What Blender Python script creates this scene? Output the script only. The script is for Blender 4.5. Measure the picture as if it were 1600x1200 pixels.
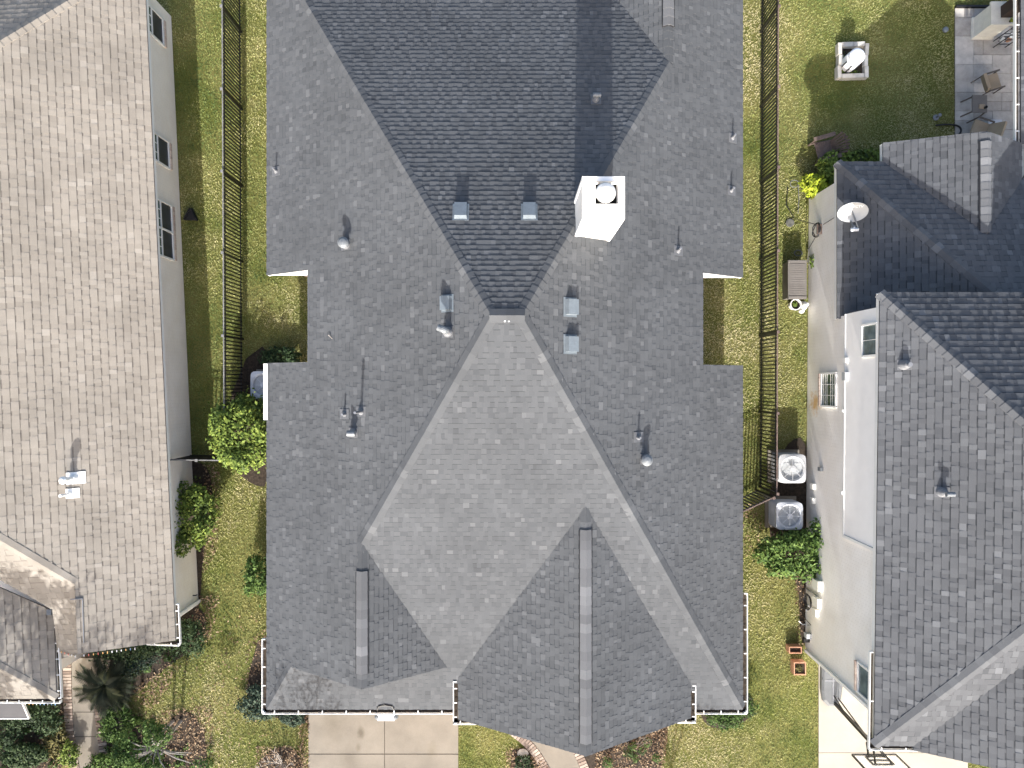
import bpy, bmesh, math, random
import numpy as np
from mathutils import Vector, Matrix, noise as mnoise

for o in list(bpy.data.objects):
    bpy.data.objects.remove(o)
SC = bpy.context.scene
COL = SC.collection
R = math.radians
rng = random.Random(11)
nrg = np.random.default_rng(5)

# ------------------------------------------------------------------ camera, world, sun, exposure
CAM_H, FPX = 24.0, 1130.0
cam_d = bpy.data.cameras.new('camera')
cam_d.sensor_width = 36.0
cam_d.lens = FPX / 1600.0 * 36.0
cam_d.clip_end = 500.0
cam = bpy.data.objects.new('camera', cam_d)
cam.location = (0, 0, CAM_H)
COL.objects.link(cam)
SC.camera = cam

SUN_EL, SUN_AZ = 29.8, 2.6          # elevation; degrees west of south
world = bpy.data.worlds.new('World')
SC.world = world
world.use_nodes = True
wn = world.node_tree.nodes
wl = world.node_tree.links
bg = wn['Background']
sky = wn.new('ShaderNodeTexSky')
sky.sky_type = 'NISHITA'
sky.sun_disc = False
sky.sun_elevation = R(SUN_EL)
sky.sun_rotation = R(180 + SUN_AZ)
sky.air_density = 1.0
sky.dust_density = 5.0
sky.ozone_density = 0.4
wl.new(sky.outputs['Color'], bg.inputs['Color'])
bg.inputs['Strength'].default_value = 0.14

sun_d = bpy.data.lights.new('sun', 'SUN')
sun_d.energy = 3.3
sun_d.angle = R(0.53)
sun_d.color = (1.0, 0.975, 0.94)
sun = bpy.data.objects.new('sun', sun_d)
sun_dir = Vector((math.sin(R(SUN_AZ)) * math.cos(R(SUN_EL)), math.cos(R(SUN_AZ)) * math.cos(R(SUN_EL)), -math.sin(R(SUN_EL))))
sun.rotation_euler = sun_dir.to_track_quat('-Z', 'Y').to_euler()
sun.location = (0, -30, 40)
COL.objects.link(sun)

SC.view_settings.view_transform = 'Standard'
SC.view_settings.look = 'None'
SC.view_settings.gamma = 1.0
SC.view_settings.exposure = 1.43
SC.view_settings.use_curve_mapping = False
SC.render.engine = 'CYCLES'
SC.cycles.max_bounces = 6
SC.cycles.diffuse_bounces = 3

# ------------------------------------------------------------------ helpers
def W(px, py, z=0.0):
    """the real place at height z that the photograph shows at (px, py)"""
    k = (CAM_H - z) / FPX
    return Vector(((px - 800) * k, (600 - py) * k, z))

class MB:
    def __init__(s):
        s.v, s.f, s.t = [], [], []
    def face(s, pts, tone=0.5):
        i = len(s.v)
        s.v.extend([tuple(p) for p in pts])
        s.f.append(tuple(range(i, i + len(pts))))
        s.t.append(tone)
    def box(s, a, b, tone=0.5):
        (x0, y0, z0), (x1, y1, z1) = a, b
        i = len(s.v)
        s.v += [(x0,y0,z0),(x1,y0,z0),(x1,y1,z0),(x0,y1,z0),(x0,y0,z1),(x1,y0,z1),(x1,y1,z1),(x0,y1,z1)]
        for q in ((0,3,2,1),(4,5,6,7),(0,1,5,4),(1,2,6,5),(2,3,7,6),(3,0,4,7)):
            s.f.append(tuple(i + k for k in q)); s.t.append(tone)
    def obox(s, c, ex, ey, ez, tone=0.5):
        """box from centre and three half-extent vectors"""
        c, ex, ey, ez = Vector(c), Vector(ex), Vector(ey), Vector(ez)
        i = len(s.v)
        for sz in (-1, 1):
            for sx, sy in ((-1,-1),(1,-1),(1,1),(-1,1)):
                s.v.append(tuple(c + ex*sx + ey*sy + ez*sz))
        for q in ((0,3,2,1),(4,5,6,7),(0,1,5,4),(1,2,6,5),(2,3,7,6),(3,0,4,7)):
            s.f.append(tuple(i + k for k in q)); s.t.append(tone)
    def beam(s, p0, p1, w, h, up=(0,0,1), tone=0.5):
        p0, p1, up = Vector(p0), Vector(p1), Vector(up)
        d = p1 - p0
        if d.length < 1e-6: return
        dn = d.normalized()
        x = dn.cross(up)
        if x.length < 1e-4: x = dn.cross(Vector((1,0,0)))
        x.normalize(); y = x.cross(dn).normalized()
        s.obox((p0+p1)/2, d/2, x*(w/2), y*(h/2), tone)
    def tube(s, pts, r, seg=8, cap=True, tone=0.5):
        pts = [Vector(p) for p in pts]
        n = len(pts); rs = r if isinstance(r, (list, tuple)) else [r]*n
        base = len(s.v)
        prev = None
        for k, p in enumerate(pts):
            if k == 0: d = pts[1]-p
            elif k == n-1: d = p-pts[k-1]
            else: d = pts[k+1]-pts[k-1]
            d.normalize()
            if prev is None:
                x = d.orthogonal().normalized()
            else:
                x = (prev - d*prev.dot(d))
                x = x.normalized() if x.length > 1e-5 else d.orthogonal().normalized()
            prev = x
            y = d.cross(x)
            for j in range(seg):
                a = 2*math.pi*j/seg
                s.v.append(tuple(p + (x*math.cos(a) + y*math.sin(a))*rs[k]))
        for k in range(n-1):
            for j in range(seg):
                a = base+k*seg+j; b = base+k*seg+(j+1)%seg
                s.f.append((a, b, b+seg, a+seg)); s.t.append(tone)
        if cap:
            s.f.append(tuple(base+j for j in reversed(range(seg)))); s.t.append(tone)
            s.f.append(tuple(base+(n-1)*seg+j for j in range(seg))); s.t.append(tone)
    def lathe(s, c, prof, seg=24, axis=None, tone=0.5, squash=1.0):
        """prof: list of (radius, height) about c; axis: unit up vector"""
        c = Vector(c); az = Vector(axis or (0,0,1)).normalized()
        ax = az.orthogonal().normalized() if axis else Vector((1,0,0))
        ay = az.cross(ax)
        base = len(s.v)
        for r, h in prof:
            for j in range(seg):
                a = 2*math.pi*j/seg
                s.v.append(tuple(c + az*h + (ax*math.cos(a) + ay*math.sin(a)*squash)*max(r, 1e-4)))
        for k in range(len(prof)-1):
            for j in range(seg):
                a = base+k*seg+j; b = base+k*seg+(j+1)%seg
                s.f.append((a, b, b+seg, a+seg)); s.t.append(tone)
        if prof[0][0] > 1e-3:
            s.f.append(tuple(base+j for j in reversed(range(seg)))); s.t.append(tone)
        if prof[-1][0] > 1e-3:
            s.f.append(tuple(base+(len(prof)-1)*seg+j for j in range(seg))); s.t.append(tone)
    def prism(s, pts, z0, z1, tone=0.5):
        """vertical prism of a ccw 2-D outline"""
        n = len(pts)
        i = len(s.v)
        s.v += [(p[0],p[1],z0) for p in pts] + [(p[0],p[1],z1) for p in pts]
        s.f.append(tuple(i+k for k in reversed(range(n)))); s.t.append(tone)
        s.f.append(tuple(i+n+k for k in range(n))); s.t.append(tone)
        for k in range(n):
            k2 = (k+1) % n
            s.f.append((i+k, i+k2, i+n+k2, i+n+k)); s.t.append(tone)
    def slab(s, top, dz, tone=0.5):
        """solid under a planar (tilted) polygon"""
        n = len(top); i = len(s.v)
        s.v += [tuple(p) for p in top] + [(p[0],p[1],p[2]-dz) for p in top]
        s.f.append(tuple(i+k for k in range(n))); s.t.append(tone)
        s.f.append(tuple(i+n+k for k in reversed(range(n)))); s.t.append(tone)
        for k in range(n):
            k2 = (k+1) % n
            s.f.append((i+k, i+n+k, i+n+k2, i+k2)); s.t.append(tone)
    def mesh(s, name, mat, off=(0,0,0), smooth=False):
        me = bpy.data.meshes.new(name)
        ox, oy, oz = off
        me.from_pydata([(x-ox, y-oy, z-oz) for x, y, z in s.v], [], s.f)
        at = me.attributes.new('tone', 'FLOAT', 'FACE')
        at.data.foreach_set('value', np.array(s.t, dtype=np.float32))
        if mat: me.materials.append(mat)
        if smooth:
            me.polygons.foreach_set('use_smooth', [True]*len(me.polygons))
        me.update()
        return me

def root_of(o):
    while o.parent: o = o.parent
    return o
def obj(name, mb, mat, parent=None, kind=None, smooth=False, label=None):
    off = tuple(root_of(parent).location) if parent else (0,0,0)
    me = mb.mesh(name, mat, off, smooth)
    o = bpy.data.objects.new(name, me)
    COL.objects.link(o)
    if parent: o.parent = parent
    if kind: o['kind'] = kind
    if label: o['label'] = label
    return o
def inst(name, me, mtx, parent, kind=None):
    """an object that shares mesh data, at a world matrix, under parent"""
    o = bpy.data.objects.new(name, me)
    COL.objects.link(o)
    off = root_of(parent).location
    o.parent = parent
    o.matrix_local = Matrix.Translation(-off) @ mtx
    if kind: o['kind'] = kind
    return o
def thing(name, label, cat, loc=(0,0,0), group=None):
    o = bpy.data.objects.new(name, None)
    o.empty_display_size = 0.3
    o.location = loc
    COL.objects.link(o)
    tag(o, label, cat, group)
    return o
def tag(o, label, cat, group=None):
    o['label'] = label; o['category'] = cat
    if group: o['group'] = group
    return o

# ------------------------------------------------------------------ materials
def mat_base(name, rough=0.8, metal=0.0, spec=0.3):
    m = bpy.data.materials.new(name); m.use_nodes = True
    b = m.node_tree.nodes['Principled BSDF']
    b.inputs['Roughness'].default_value = rough
    b.inputs['Metallic'].default_value = metal
    b.inputs['Specular IOR Level'].default_value = spec
    return m, m.node_tree.nodes, m.node_tree.links, b
def rgbmul(n, l, a, b, fac=1.0):
    x = n.new('ShaderNodeMix'); x.data_type = 'RGBA'; x.blend_type = 'MULTIPLY'
    x.inputs[0].default_value = fac
    l.new(a, x.inputs[6]); l.new(b, x.inputs[7])
    return x.outputs[2]
def ramp(n, l, src, stops):
    r = n.new('ShaderNodeValToRGB')
    e = r.color_ramp.elements
    while len(e) < len(stops): e.new(0.5)
    for k, (p, c) in enumerate(stops):
        e[k].position = p; e[k].color = (c[0], c[1], c[2], 1)
    l.new(src, r.inputs[0])
    return r.outputs[0]
def pos_noise(n, l, scale, detail=2.0, rough=0.5, stretch=None):
    g = n.new('ShaderNodeNewGeometry')
    t = n.new('ShaderNodeTexNoise')
    t.inputs['Scale'].default_value = scale; t.inputs['Detail'].default_value = detail; t.inputs['Roughness'].default_value = rough
    src = g.outputs['Position']
    if stretch:
        mp = n.new('ShaderNodeMapping'); mp.inputs['Scale'].default_value = stretch
        l.new(src, mp.inputs['Vector']); src = mp.outputs['Vector']
    l.new(src, t.inputs['Vector'])
    return t.outputs['Fac']
def mat_plain(name, c, rough=0.7, metal=0.0, spec=0.3, vary=0.12, scale=3.0, fine=40.0):
    m, n, l, b = mat_base(name, rough, metal, spec)
    f = pos_noise(n, l, scale, 4.0, 0.6)
    lo = tuple(max(0, x*(1-vary)) for x in c); hi = tuple(min(1, x*(1+vary*0.6)) for x in c)
    col = ramp(n, l, f, [(0.3, lo), (0.7, hi)])
    f2 = pos_noise(n, l, fine, 2.0)
    g = ramp(n, l, f2, [(0.25, (1-vary,)*3), (0.75, (1,)*3)])
    l.new(rgbmul(n, l, col, g), b.inputs['Base Color'])
    return m
def mat_tone(name, stops, rough=0.9, stain=0.17, stain_scale=0.45, grain=0.18, grain_scale=70, spec=0.2, trans=0.0):
    """colour by the per-piece 'tone' attribute, with grain and broad weathering"""
    m, n, l, b = mat_base(name, rough, 0, spec)
    a = n.new('ShaderNodeAttribute'); a.attribute_name = 'tone'
    col = ramp(n, l, a.outputs['Fac'], stops)
    f = pos_noise(n, l, grain_scale, 3.0, 0.7)
    g = ramp(n, l, f, [(0.3, (1-grain,)*3), (0.7, (1+0*grain,)*3)])
    col = rgbmul(n, l, col, g)
    f = pos_noise(n, l, stain_scale, 5.0, 0.65)
    g = ramp(n, l, f, [(0.32, (1-stain,)*3), (0.62, (1,)*3)])
    col = rgbmul(n, l, col, g)
    l.new(col, b.inputs['Base Color'])
    return m
def mat_brick(name, c1, c2, mortar, rust=None):
    """painted brick wall: course relief on world height and run"""
    m, n, l, b = mat_base(name, 0.85, 0, 0.2)
    g = n.new('ShaderNodeNewGeometry')
    sp = n.new('ShaderNodeSeparateXYZ'); l.new(g.outputs['Position'], sp.inputs[0])
    ad = n.new('ShaderNodeMath'); ad.operation = 'ADD'
    l.new(sp.outputs['X'], ad.inputs[0]); l.new(sp.outputs['Y'], ad.inputs[1])
    cb = n.new('ShaderNodeCombineXYZ'); l.new(ad.outputs[0], cb.inputs[0]); l.new(sp.outputs['Z'], cb.inputs[1])
    t = n.new('ShaderNodeTexBrick')
    t.inputs['Scale'].default_value = 1.0
    t.inputs['Brick Width'].default_value = 0.21; t.inputs['Row Height'].default_value = 0.075
    t.inputs['Mortar Size'].default_value = 0.008; t.inputs['Mortar Smooth'].default_value = 0.3
    t.inputs['Color1'].default_value = (*c1, 1); t.inputs['Color2'].default_value = (*c2, 1); t.inputs['Mortar'].default_value = (*mortar, 1)
    l.new(cb.outputs[0], t.inputs['Vector'])
    f = pos_noise(n, l, 1.3, 5.0, 0.6)
    s = ramp(n, l, f, [(0.3, (0.92, 0.91, 0.89)), (0.65, (1, 1, 1))])
    col = rgbmul(n, l, t.outputs['Color'], s)
    if rust:                            # an irrigation rust stain below the window
        vd = n.new('ShaderNodeVectorMath'); vd.operation = 'DISTANCE'; vd.inputs[1].default_value = rust
        l.new(g.outputs['Position'], vd.inputs[0])
        nz = pos_noise(n, l, 5.0, 4.0, 0.7)
        sm = n.new('ShaderNodeMath'); sm.operation = 'MULTIPLY_ADD'; sm.inputs[1].default_value = 1.1
        l.new(nz, sm.inputs[0]); l.new(vd.outputs['Value'], sm.inputs[2])
        col = rgbmul(n, l, col, ramp(n, l, sm.outputs[0], [(0.62, (0.80, 0.55, 0.28)), (1.0, (1, 1, 1))]))
    l.new(col, b.inputs['Base Color'])
    bp = n.new('ShaderNodeBump'); bp.inputs['Strength'].default_value = 0.5; bp.inputs['Distance'].default_value = 0.01
    inv = n.new('ShaderNodeMath'); inv.operation = 'SUBTRACT'; inv.inputs[0].default_value = 1.0
    l.new(t.outputs['Fac'], inv.inputs[1]); l.new(inv.outputs[0], bp.inputs['Height'])
    l.new(bp.outputs[0], b.inputs['Normal'])
    return m
M = {}
M['roof_grey'] = mat_tone('grey laminated shingle', [(0.0, (0.043, 0.046, 0.051)), (0.15, (0.072, 0.077, 0.084)), (0.5, (0.090, 0.096, 0.1035)), (0.8, (0.103, 0.109, 0.117)), (1.0, (0.127, 0.133, 0.141))])
M['roof_tan'] = mat_tone('tan shingle', [(0.0, (0.155, 0.137, 0.12)), (0.15, (0.250, 0.226, 0.194)), (0.5, (0.282, 0.256, 0.221)), (0.8, (0.300, 0.274, 0.238)), (1.0, (0.335, 0.308, 0.270))], stain=0.22, stain_scale=0.6)
M['roof_slate'] = mat_tone('slate grey shingle', [(0.0, (0.047, 0.050, 0.056)), (0.15, (0.074, 0.079, 0.087)), (0.5, (0.095, 0.100, 0.109)), (0.8, (0.113, 0.119, 0.128)), (1.0, (0.145, 0.152, 0.163))])
M['drain'] = mat_plain('weathered grey cover', (0.13, 0.13, 0.115), 0.9, vary=0.3, scale=9)
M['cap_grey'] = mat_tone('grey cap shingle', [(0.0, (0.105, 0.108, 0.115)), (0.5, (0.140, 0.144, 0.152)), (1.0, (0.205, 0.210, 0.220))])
M['deck'] = mat_plain('roof underlay', (0.05, 0.05, 0.052), 0.95)
M['deck_tan'] = mat_plain('tan underlay', (0.15, 0.125, 0.11), 0.95)
M['white'] = mat_plain('white trim paint', (0.80, 0.80, 0.78), 0.5, vary=0.05)
M['chimney'] = mat_plain('white chimney cladding', (0.88, 0.87, 0.85), 0.6, vary=0.03)
M['siding'] = mat_plain('white siding', (0.94, 0.93, 0.91), 0.55, vary=0.03)
M['brick_pale'] = mat_brick('pale painted brick', (0.93, 0.91, 0.87), (0.91, 0.885, 0.84), (0.83, 0.81, 0.77), rust=(9.8, -0.62, 0.62))
M['brick_cream'] = mat_brick('cream brick', (0.93, 0.87, 0.79), (0.91, 0.84, 0.75), (0.84, 0.79, 0.73))
M['brick_pink'] = mat_brick('pinkish brick', (0.60, 0.47, 0.40), (0.52, 0.40, 0.34), (0.55, 0.50, 0.45))
M['sill_brick'] = mat_tone('rowlock brick', [(0, (0.55, 0.43, 0.37)), (1, (0.74, 0.62, 0.54))])
M['galv'] = mat_plain('galvanised metal', (0.17, 0.185, 0.20), 0.5, 0.25, 0.5, vary=0.15, scale=9)
M['steel_blue'] = mat_plain('painted steel vent', (0.17, 0.20, 0.225), 0.5, 0.1, 0.5, vary=0.12, scale=9)
M['flash'] = mat_plain('grey flashing', (0.13, 0.135, 0.145), 0.6, 0.1, 0.4, vary=0.15, scale=9)
M['dome'] = mat_plain('bright galvanised cap', (0.70, 0.70, 0.69), 0.5, 0.1, 0.5, vary=0.12, scale=7)
M['lead'] = mat_plain('lead flashing', (0.22, 0.23, 0.25), 0.55, 0.3, 0.5, vary=0.2, scale=12)
M['black'] = mat_plain('black metal', (0.012, 0.012, 0.013), 0.5, 0.0, 0.4, vary=0.2)
M['rust'] = mat_plain('rusting rail', (0.17, 0.125, 0.11), 0.8, 0.0, 0.3, vary=0.4, scale=6)
M['rail_grey'] = mat_plain('weathered rail top', (0.20, 0.20, 0.20), 0.6, 0.1, 0.4, vary=0.3, scale=6)
M['black_plastic'] = mat_plain('black plastic', (0.02, 0.02, 0.022), 0.5)
M['hole'] = mat_plain('dark hollow', (0.02, 0.019, 0.018), 0.9)
M['concrete'] = mat_plain('pale concrete', (0.215, 0.193, 0.160), 0.9, vary=0.16, scale=1.2, fine=60)
M['concrete2'] = mat_plain('light concrete', (0.365, 0.335, 0.285), 0.9, vary=0.10, scale=1.0, fine=60)
M['joint'] = mat_plain('joint sand', (0.10, 0.085, 0.07), 0.95)
M['walkbrick'] = mat_tone('walk brick', [(0, (0.22, 0.17, 0.14)), (0.5, (0.33, 0.265, 0.22)), (1, (0.46, 0.39, 0.33))])
M['paver'] = mat_tone('travertine paver', [(0, (0.27, 0.25, 0.235)), (0.5, (0.47, 0.44, 0.405)), (1, (0.64, 0.60, 0.55))], stain=0.3, stain_scale=3)
M['stone_white'] = mat_tone('pale stone block', [(0, (0.52, 0.49, 0.43)), (1, (0.80, 0.77, 0.70))], stain=0.25, stain_scale=5)
M['soil'] = mat_plain('dark mulch', (0.060, 0.045, 0.033), 0.95, vary=0.6, scale=12, fine=50)
M['bark'] = mat_plain('grey bark', (0.16, 0.135, 0.11), 0.9, vary=0.3, scale=8)
M['twig'] = mat_plain('pale bare twig', (0.36, 0.33, 0.30), 0.85, vary=0.3, scale=8)
M['wood_brown'] = mat_plain('dark stained wood', (0.15, 0.11, 0.092), 0.75, vary=0.3, scale=6)
M['post_brown'] = mat_plain('brown painted post', (0.05, 0.033, 0.027), 0.7)
M['resin'] = mat_tone('grey resin panel', [(0, (0.15, 0.138, 0.125)), (1, (0.21, 0.195, 0.18))], rough=0.6, stain=0.15, stain_scale=3)
M['stucco'] = mat_plain('off white stucco', (0.74, 0.71, 0.63), 0.85, vary=0.10, scale=4)
M['cushion'] = mat_plain('beige cushion', (0.36, 0.29, 0.21), 0.95, vary=0.12)
M['chair_metal'] = mat_plain('taupe frame', (0.12, 0.10, 0.085), 0.6)
M['table_top'] = mat_plain('taupe table top', (0.16, 0.15, 0.14), 0.6)
M['ac_white'] = mat_plain('ac enamel', (0.44, 0.45, 0.46), 0.45, vary=0.08)
M['ac_grey'] = mat_plain('ac grey enamel', (0.52, 0.545, 0.58), 0.45, vary=0.10)
M['fan'] = mat_plain('fan blade', (0.42, 0.45, 0.48), 0.45, 0.3)
M['fan_light'] = mat_plain('light fan blade', (0.55, 0.56, 0.57), 0.45, 0.2)
M['dish'] = mat_plain('dish enamel', (0.40, 0.415, 0.42), 0.5, vary=0.06)
M['bay'] = mat_plain('shade darkened bay roofing', (0.055, 0.055, 0.062), 0.7)  # colour set dark to carry the shade lying on the bay roof
M['ink'] = mat_plain('pale grey print', (0.93, 0.93, 0.93), 0.6, vary=0.02)
M['pot'] = mat_plain('white glazed pot', (0.78, 0.77, 0.74), 0.5, vary=0.1, scale=8)
M['terracotta'] = mat_plain('terracotta wood', (0.50, 0.27, 0.17), 0.8, vary=0.25, scale=8)
M['box_cream'] = mat_plain('cream utility box', (0.78, 0.77, 0.72), 0.5, vary=0.06)
M['box_grey'] = mat_plain('grey utility box', (0.42, 0.44, 0.45), 0.5)
M['base_grey'] = mat_plain('grey moulded base', (0.13, 0.14, 0.15), 0.5, vary=0.15)
M['cloth_white'] = mat_plain('white cover', (0.80, 0.81, 0.84), 0.8, vary=0.05)
M['lime'] = mat_plain('lime cover', (0.45, 0.52, 0.06), 0.8)
def add_stain(m, pos, r0, r1, col):
    n = m.node_tree.nodes; l = m.node_tree.links; b = n['Principled BSDF']
    src = b.inputs['Base Color'].links[0].from_socket
    g = n.new('ShaderNodeNewGeometry'); mp = n.new('ShaderNodeMapping'); mp.inputs['Scale'].default_value = (1.7, 1, 1)
    l.new(g.outputs['Position'], mp.inputs['Vector'])
    vd = n.new('ShaderNodeVectorMath'); vd.operation = 'DISTANCE'; vd.inputs[1].default_value = (pos[0]*1.7, pos[1], pos[2])
    l.new(mp.outputs['Vector'], vd.inputs[0])
    ad = n.new('ShaderNodeMath'); ad.operation = 'MULTIPLY_ADD'; ad.inputs[1].default_value = r1*0.5
    l.new(pos_noise(n, l, 6.0, 4.0, 0.7), ad.inputs[0]); l.new(vd.outputs['Value'], ad.inputs[2])
    mr = n.new('ShaderNodeMapRange'); mr.inputs['From Min'].default_value = r0; mr.inputs['From Max'].default_value = r1
    l.new(ad.outputs[0], mr.inputs['Value'])
    l.new(rgbmul(n, l, src, ramp(n, l, mr.outputs[0], [(0.0, col), (1.0, (1, 1, 1))])), b.inputs['Base Color'])
for (qx, qy, r0_, r1_, cc) in ((564, 1145, 0.16, 0.36, (0.62, 0.60, 0.56)), (560, 1168, 0.10, 0.26, (0.78, 0.76, 0.72)), (520, 1130, 0.3, 1.2, (0.84, 0.83, 0.80)), (675, 1172, 0.1, 0.5, (0.85, 0.83, 0.78)), (545, 1190, 0.2, 0.8, (0.85, 0.84, 0.82))):
    add_stain(M['concrete'], W(qx, qy), r0_, r1_, cc)
def mat_glass(name, c, rough=0.08):
    m, n, l, b = mat_base(name, rough, 0, 0.6)
    f = pos_noise(n, l, 3.5, 3.0)
    l.new(ramp(n, l, f, [(0.35, c), (0.7, tuple(x*1.8 for x in c))]), b.inputs['Base Color'])
    return m
M['glass'] = mat_glass('window glass', (0.035, 0.06, 0.05))
M['screen'] = mat_glass('insect screen', (0.020, 0.024, 0.034), 0.5)
M['glass_blue'] = mat_glass('blue window glass', (0.09, 0.12, 0.13))
m, n, l, b = mat_base('acrylic board', 0.1, 0, 0.5)
b.inputs['Base Color'].default_value = (0.9, 0.88, 0.84, 1); b.inputs['Alpha'].default_value = 0.25
M['acrylic'] = m
GREENS = {
    'leaf_bright': [(0, (0.025, 0.045, 0.010)), (0.5, (0.098, 0.150, 0.024)), (1, (0.24, 0.30, 0.055))],
    'leaf_mid': [(0, (0.015, 0.035, 0.008)), (0.5, (0.050, 0.100, 0.018)), (1, (0.12, 0.19, 0.04))],
    'leaf_dark': [(0, (0.010, 0.022, 0.008)), (0.5, (0.026, 0.052, 0.018)), (1, (0.065, 0.10, 0.035))],
    'leaf_blue': [(0, (0.015, 0.028, 0.018)), (0.5, (0.045, 0.075, 0.05)), (1, (0.11, 0.15, 0.10))],
    'leaf_lime': [(0, (0.14, 0.20, 0.015)), (0.5, (0.33, 0.40, 0.03)), (1, (0.55, 0.58, 0.06))],
    'leaf_olive': [(0, (0.045, 0.04, 0.015)), (0.5, (0.115, 0.105, 0.032)), (1, (0.22, 0.19, 0.07))],
    'litter': [(0, (0.07, 0.04, 0.025)), (0.5, (0.20, 0.13, 0.075)), (1, (0.42, 0.32, 0.21))],
    'sago': [(0, (0.007, 0.012, 0.005)), (0.7, (0.013, 0.021, 0.009)), (1, (0.05, 0.058, 0.022))],
    'grass': [(0, (0.075, 0.118, 0.030)), (0.3, (0.175, 0.215, 0.062)), (0.55, (0.300, 0.308, 0.115)), (0.8, (0.405, 0.385, 0.180)), (1, (0.52, 0.47, 0.27))],
}
for k, st in GREENS.items():
    M[k] = mat_tone(k.replace('_', ' '), st, rough=0.7, stain=0.1, grain=0.1, grain_scale=30, spec=0.25)

# ------------------------------------------------------------------ roof machinery
class Plane:
    """roof plane: eave point o, horizontal up-slope direction g, slope s"""
    def __init__(self, o, g, s):
        self.o = Vector(o); g = Vector((g[0], g[1])).normalized()
        self.g = g; self.s = s
        self.V = Vector((g.x, g.y, s)).normalized()
        self.U = Vector((g.y, -g.x, 0))
        self.N = self.U.cross(self.V)
        if self.N.z < 0:
            self.U = -self.U; self.N = -self.N
    def z(self, x, y):
        return self.o.z + self.s*((x-self.o.x)*self.g.x + (y-self.o.y)*self.g.y)
    def at(self, x, y, h=0.0):
        return Vector((x, y, self.z(x, y))) + self.N*h
    def px(self, px, py):
        z = self.o.z
        for _ in range(60):
            p = W(px, py, z); z = 0.5*z + 0.5*self.z(p.x, p.y)
        return W(px, py, z)
    def uv(self, p):
        d = Vector(p) - self.o
        return (d.dot(self.U), d.dot(self.V))
    def pt(self, u, v, h=0.0):
        return self.o + self.U*u + self.V*v + self.N*h
    def basis(self, p):
        m = Matrix((self.U, self.V, self.N)).transposed().to_4x4()
        m.translation = p
        return m

def area2(p):
    return 0.5*sum(p[i][0]*p[(i+1)%len(p)][1]-p[(i+1)%len(p)][0]*p[i][1] for i in range(len(p)))
def clip(poly, conv):
    out = poly
    n = len(conv)
    for i in range(n):
        a, b = conv[i], conv[(i+1)%n]
        ex, ey = b[0]-a[0], b[1]-a[1]
        inp = out; out = []
        if not inp: return []
        for k in range(len(inp)):
            p, q = inp[k], inp[(k+1)%len(inp)]
            dp = ex*(p[1]-a[1])-ey*(p[0]-a[0]); dq = ex*(q[1]-a[1])-ey*(q[0]-a[0])
            if dp >= 0: out.append(p)
            if (dp >= 0) != (dq >= 0):
                t = dp/(dp-dq)
                out.append((p[0]+(q[0]-p[0])*t, p[1]+(q[1]-p[1])*t))
    return out

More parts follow.
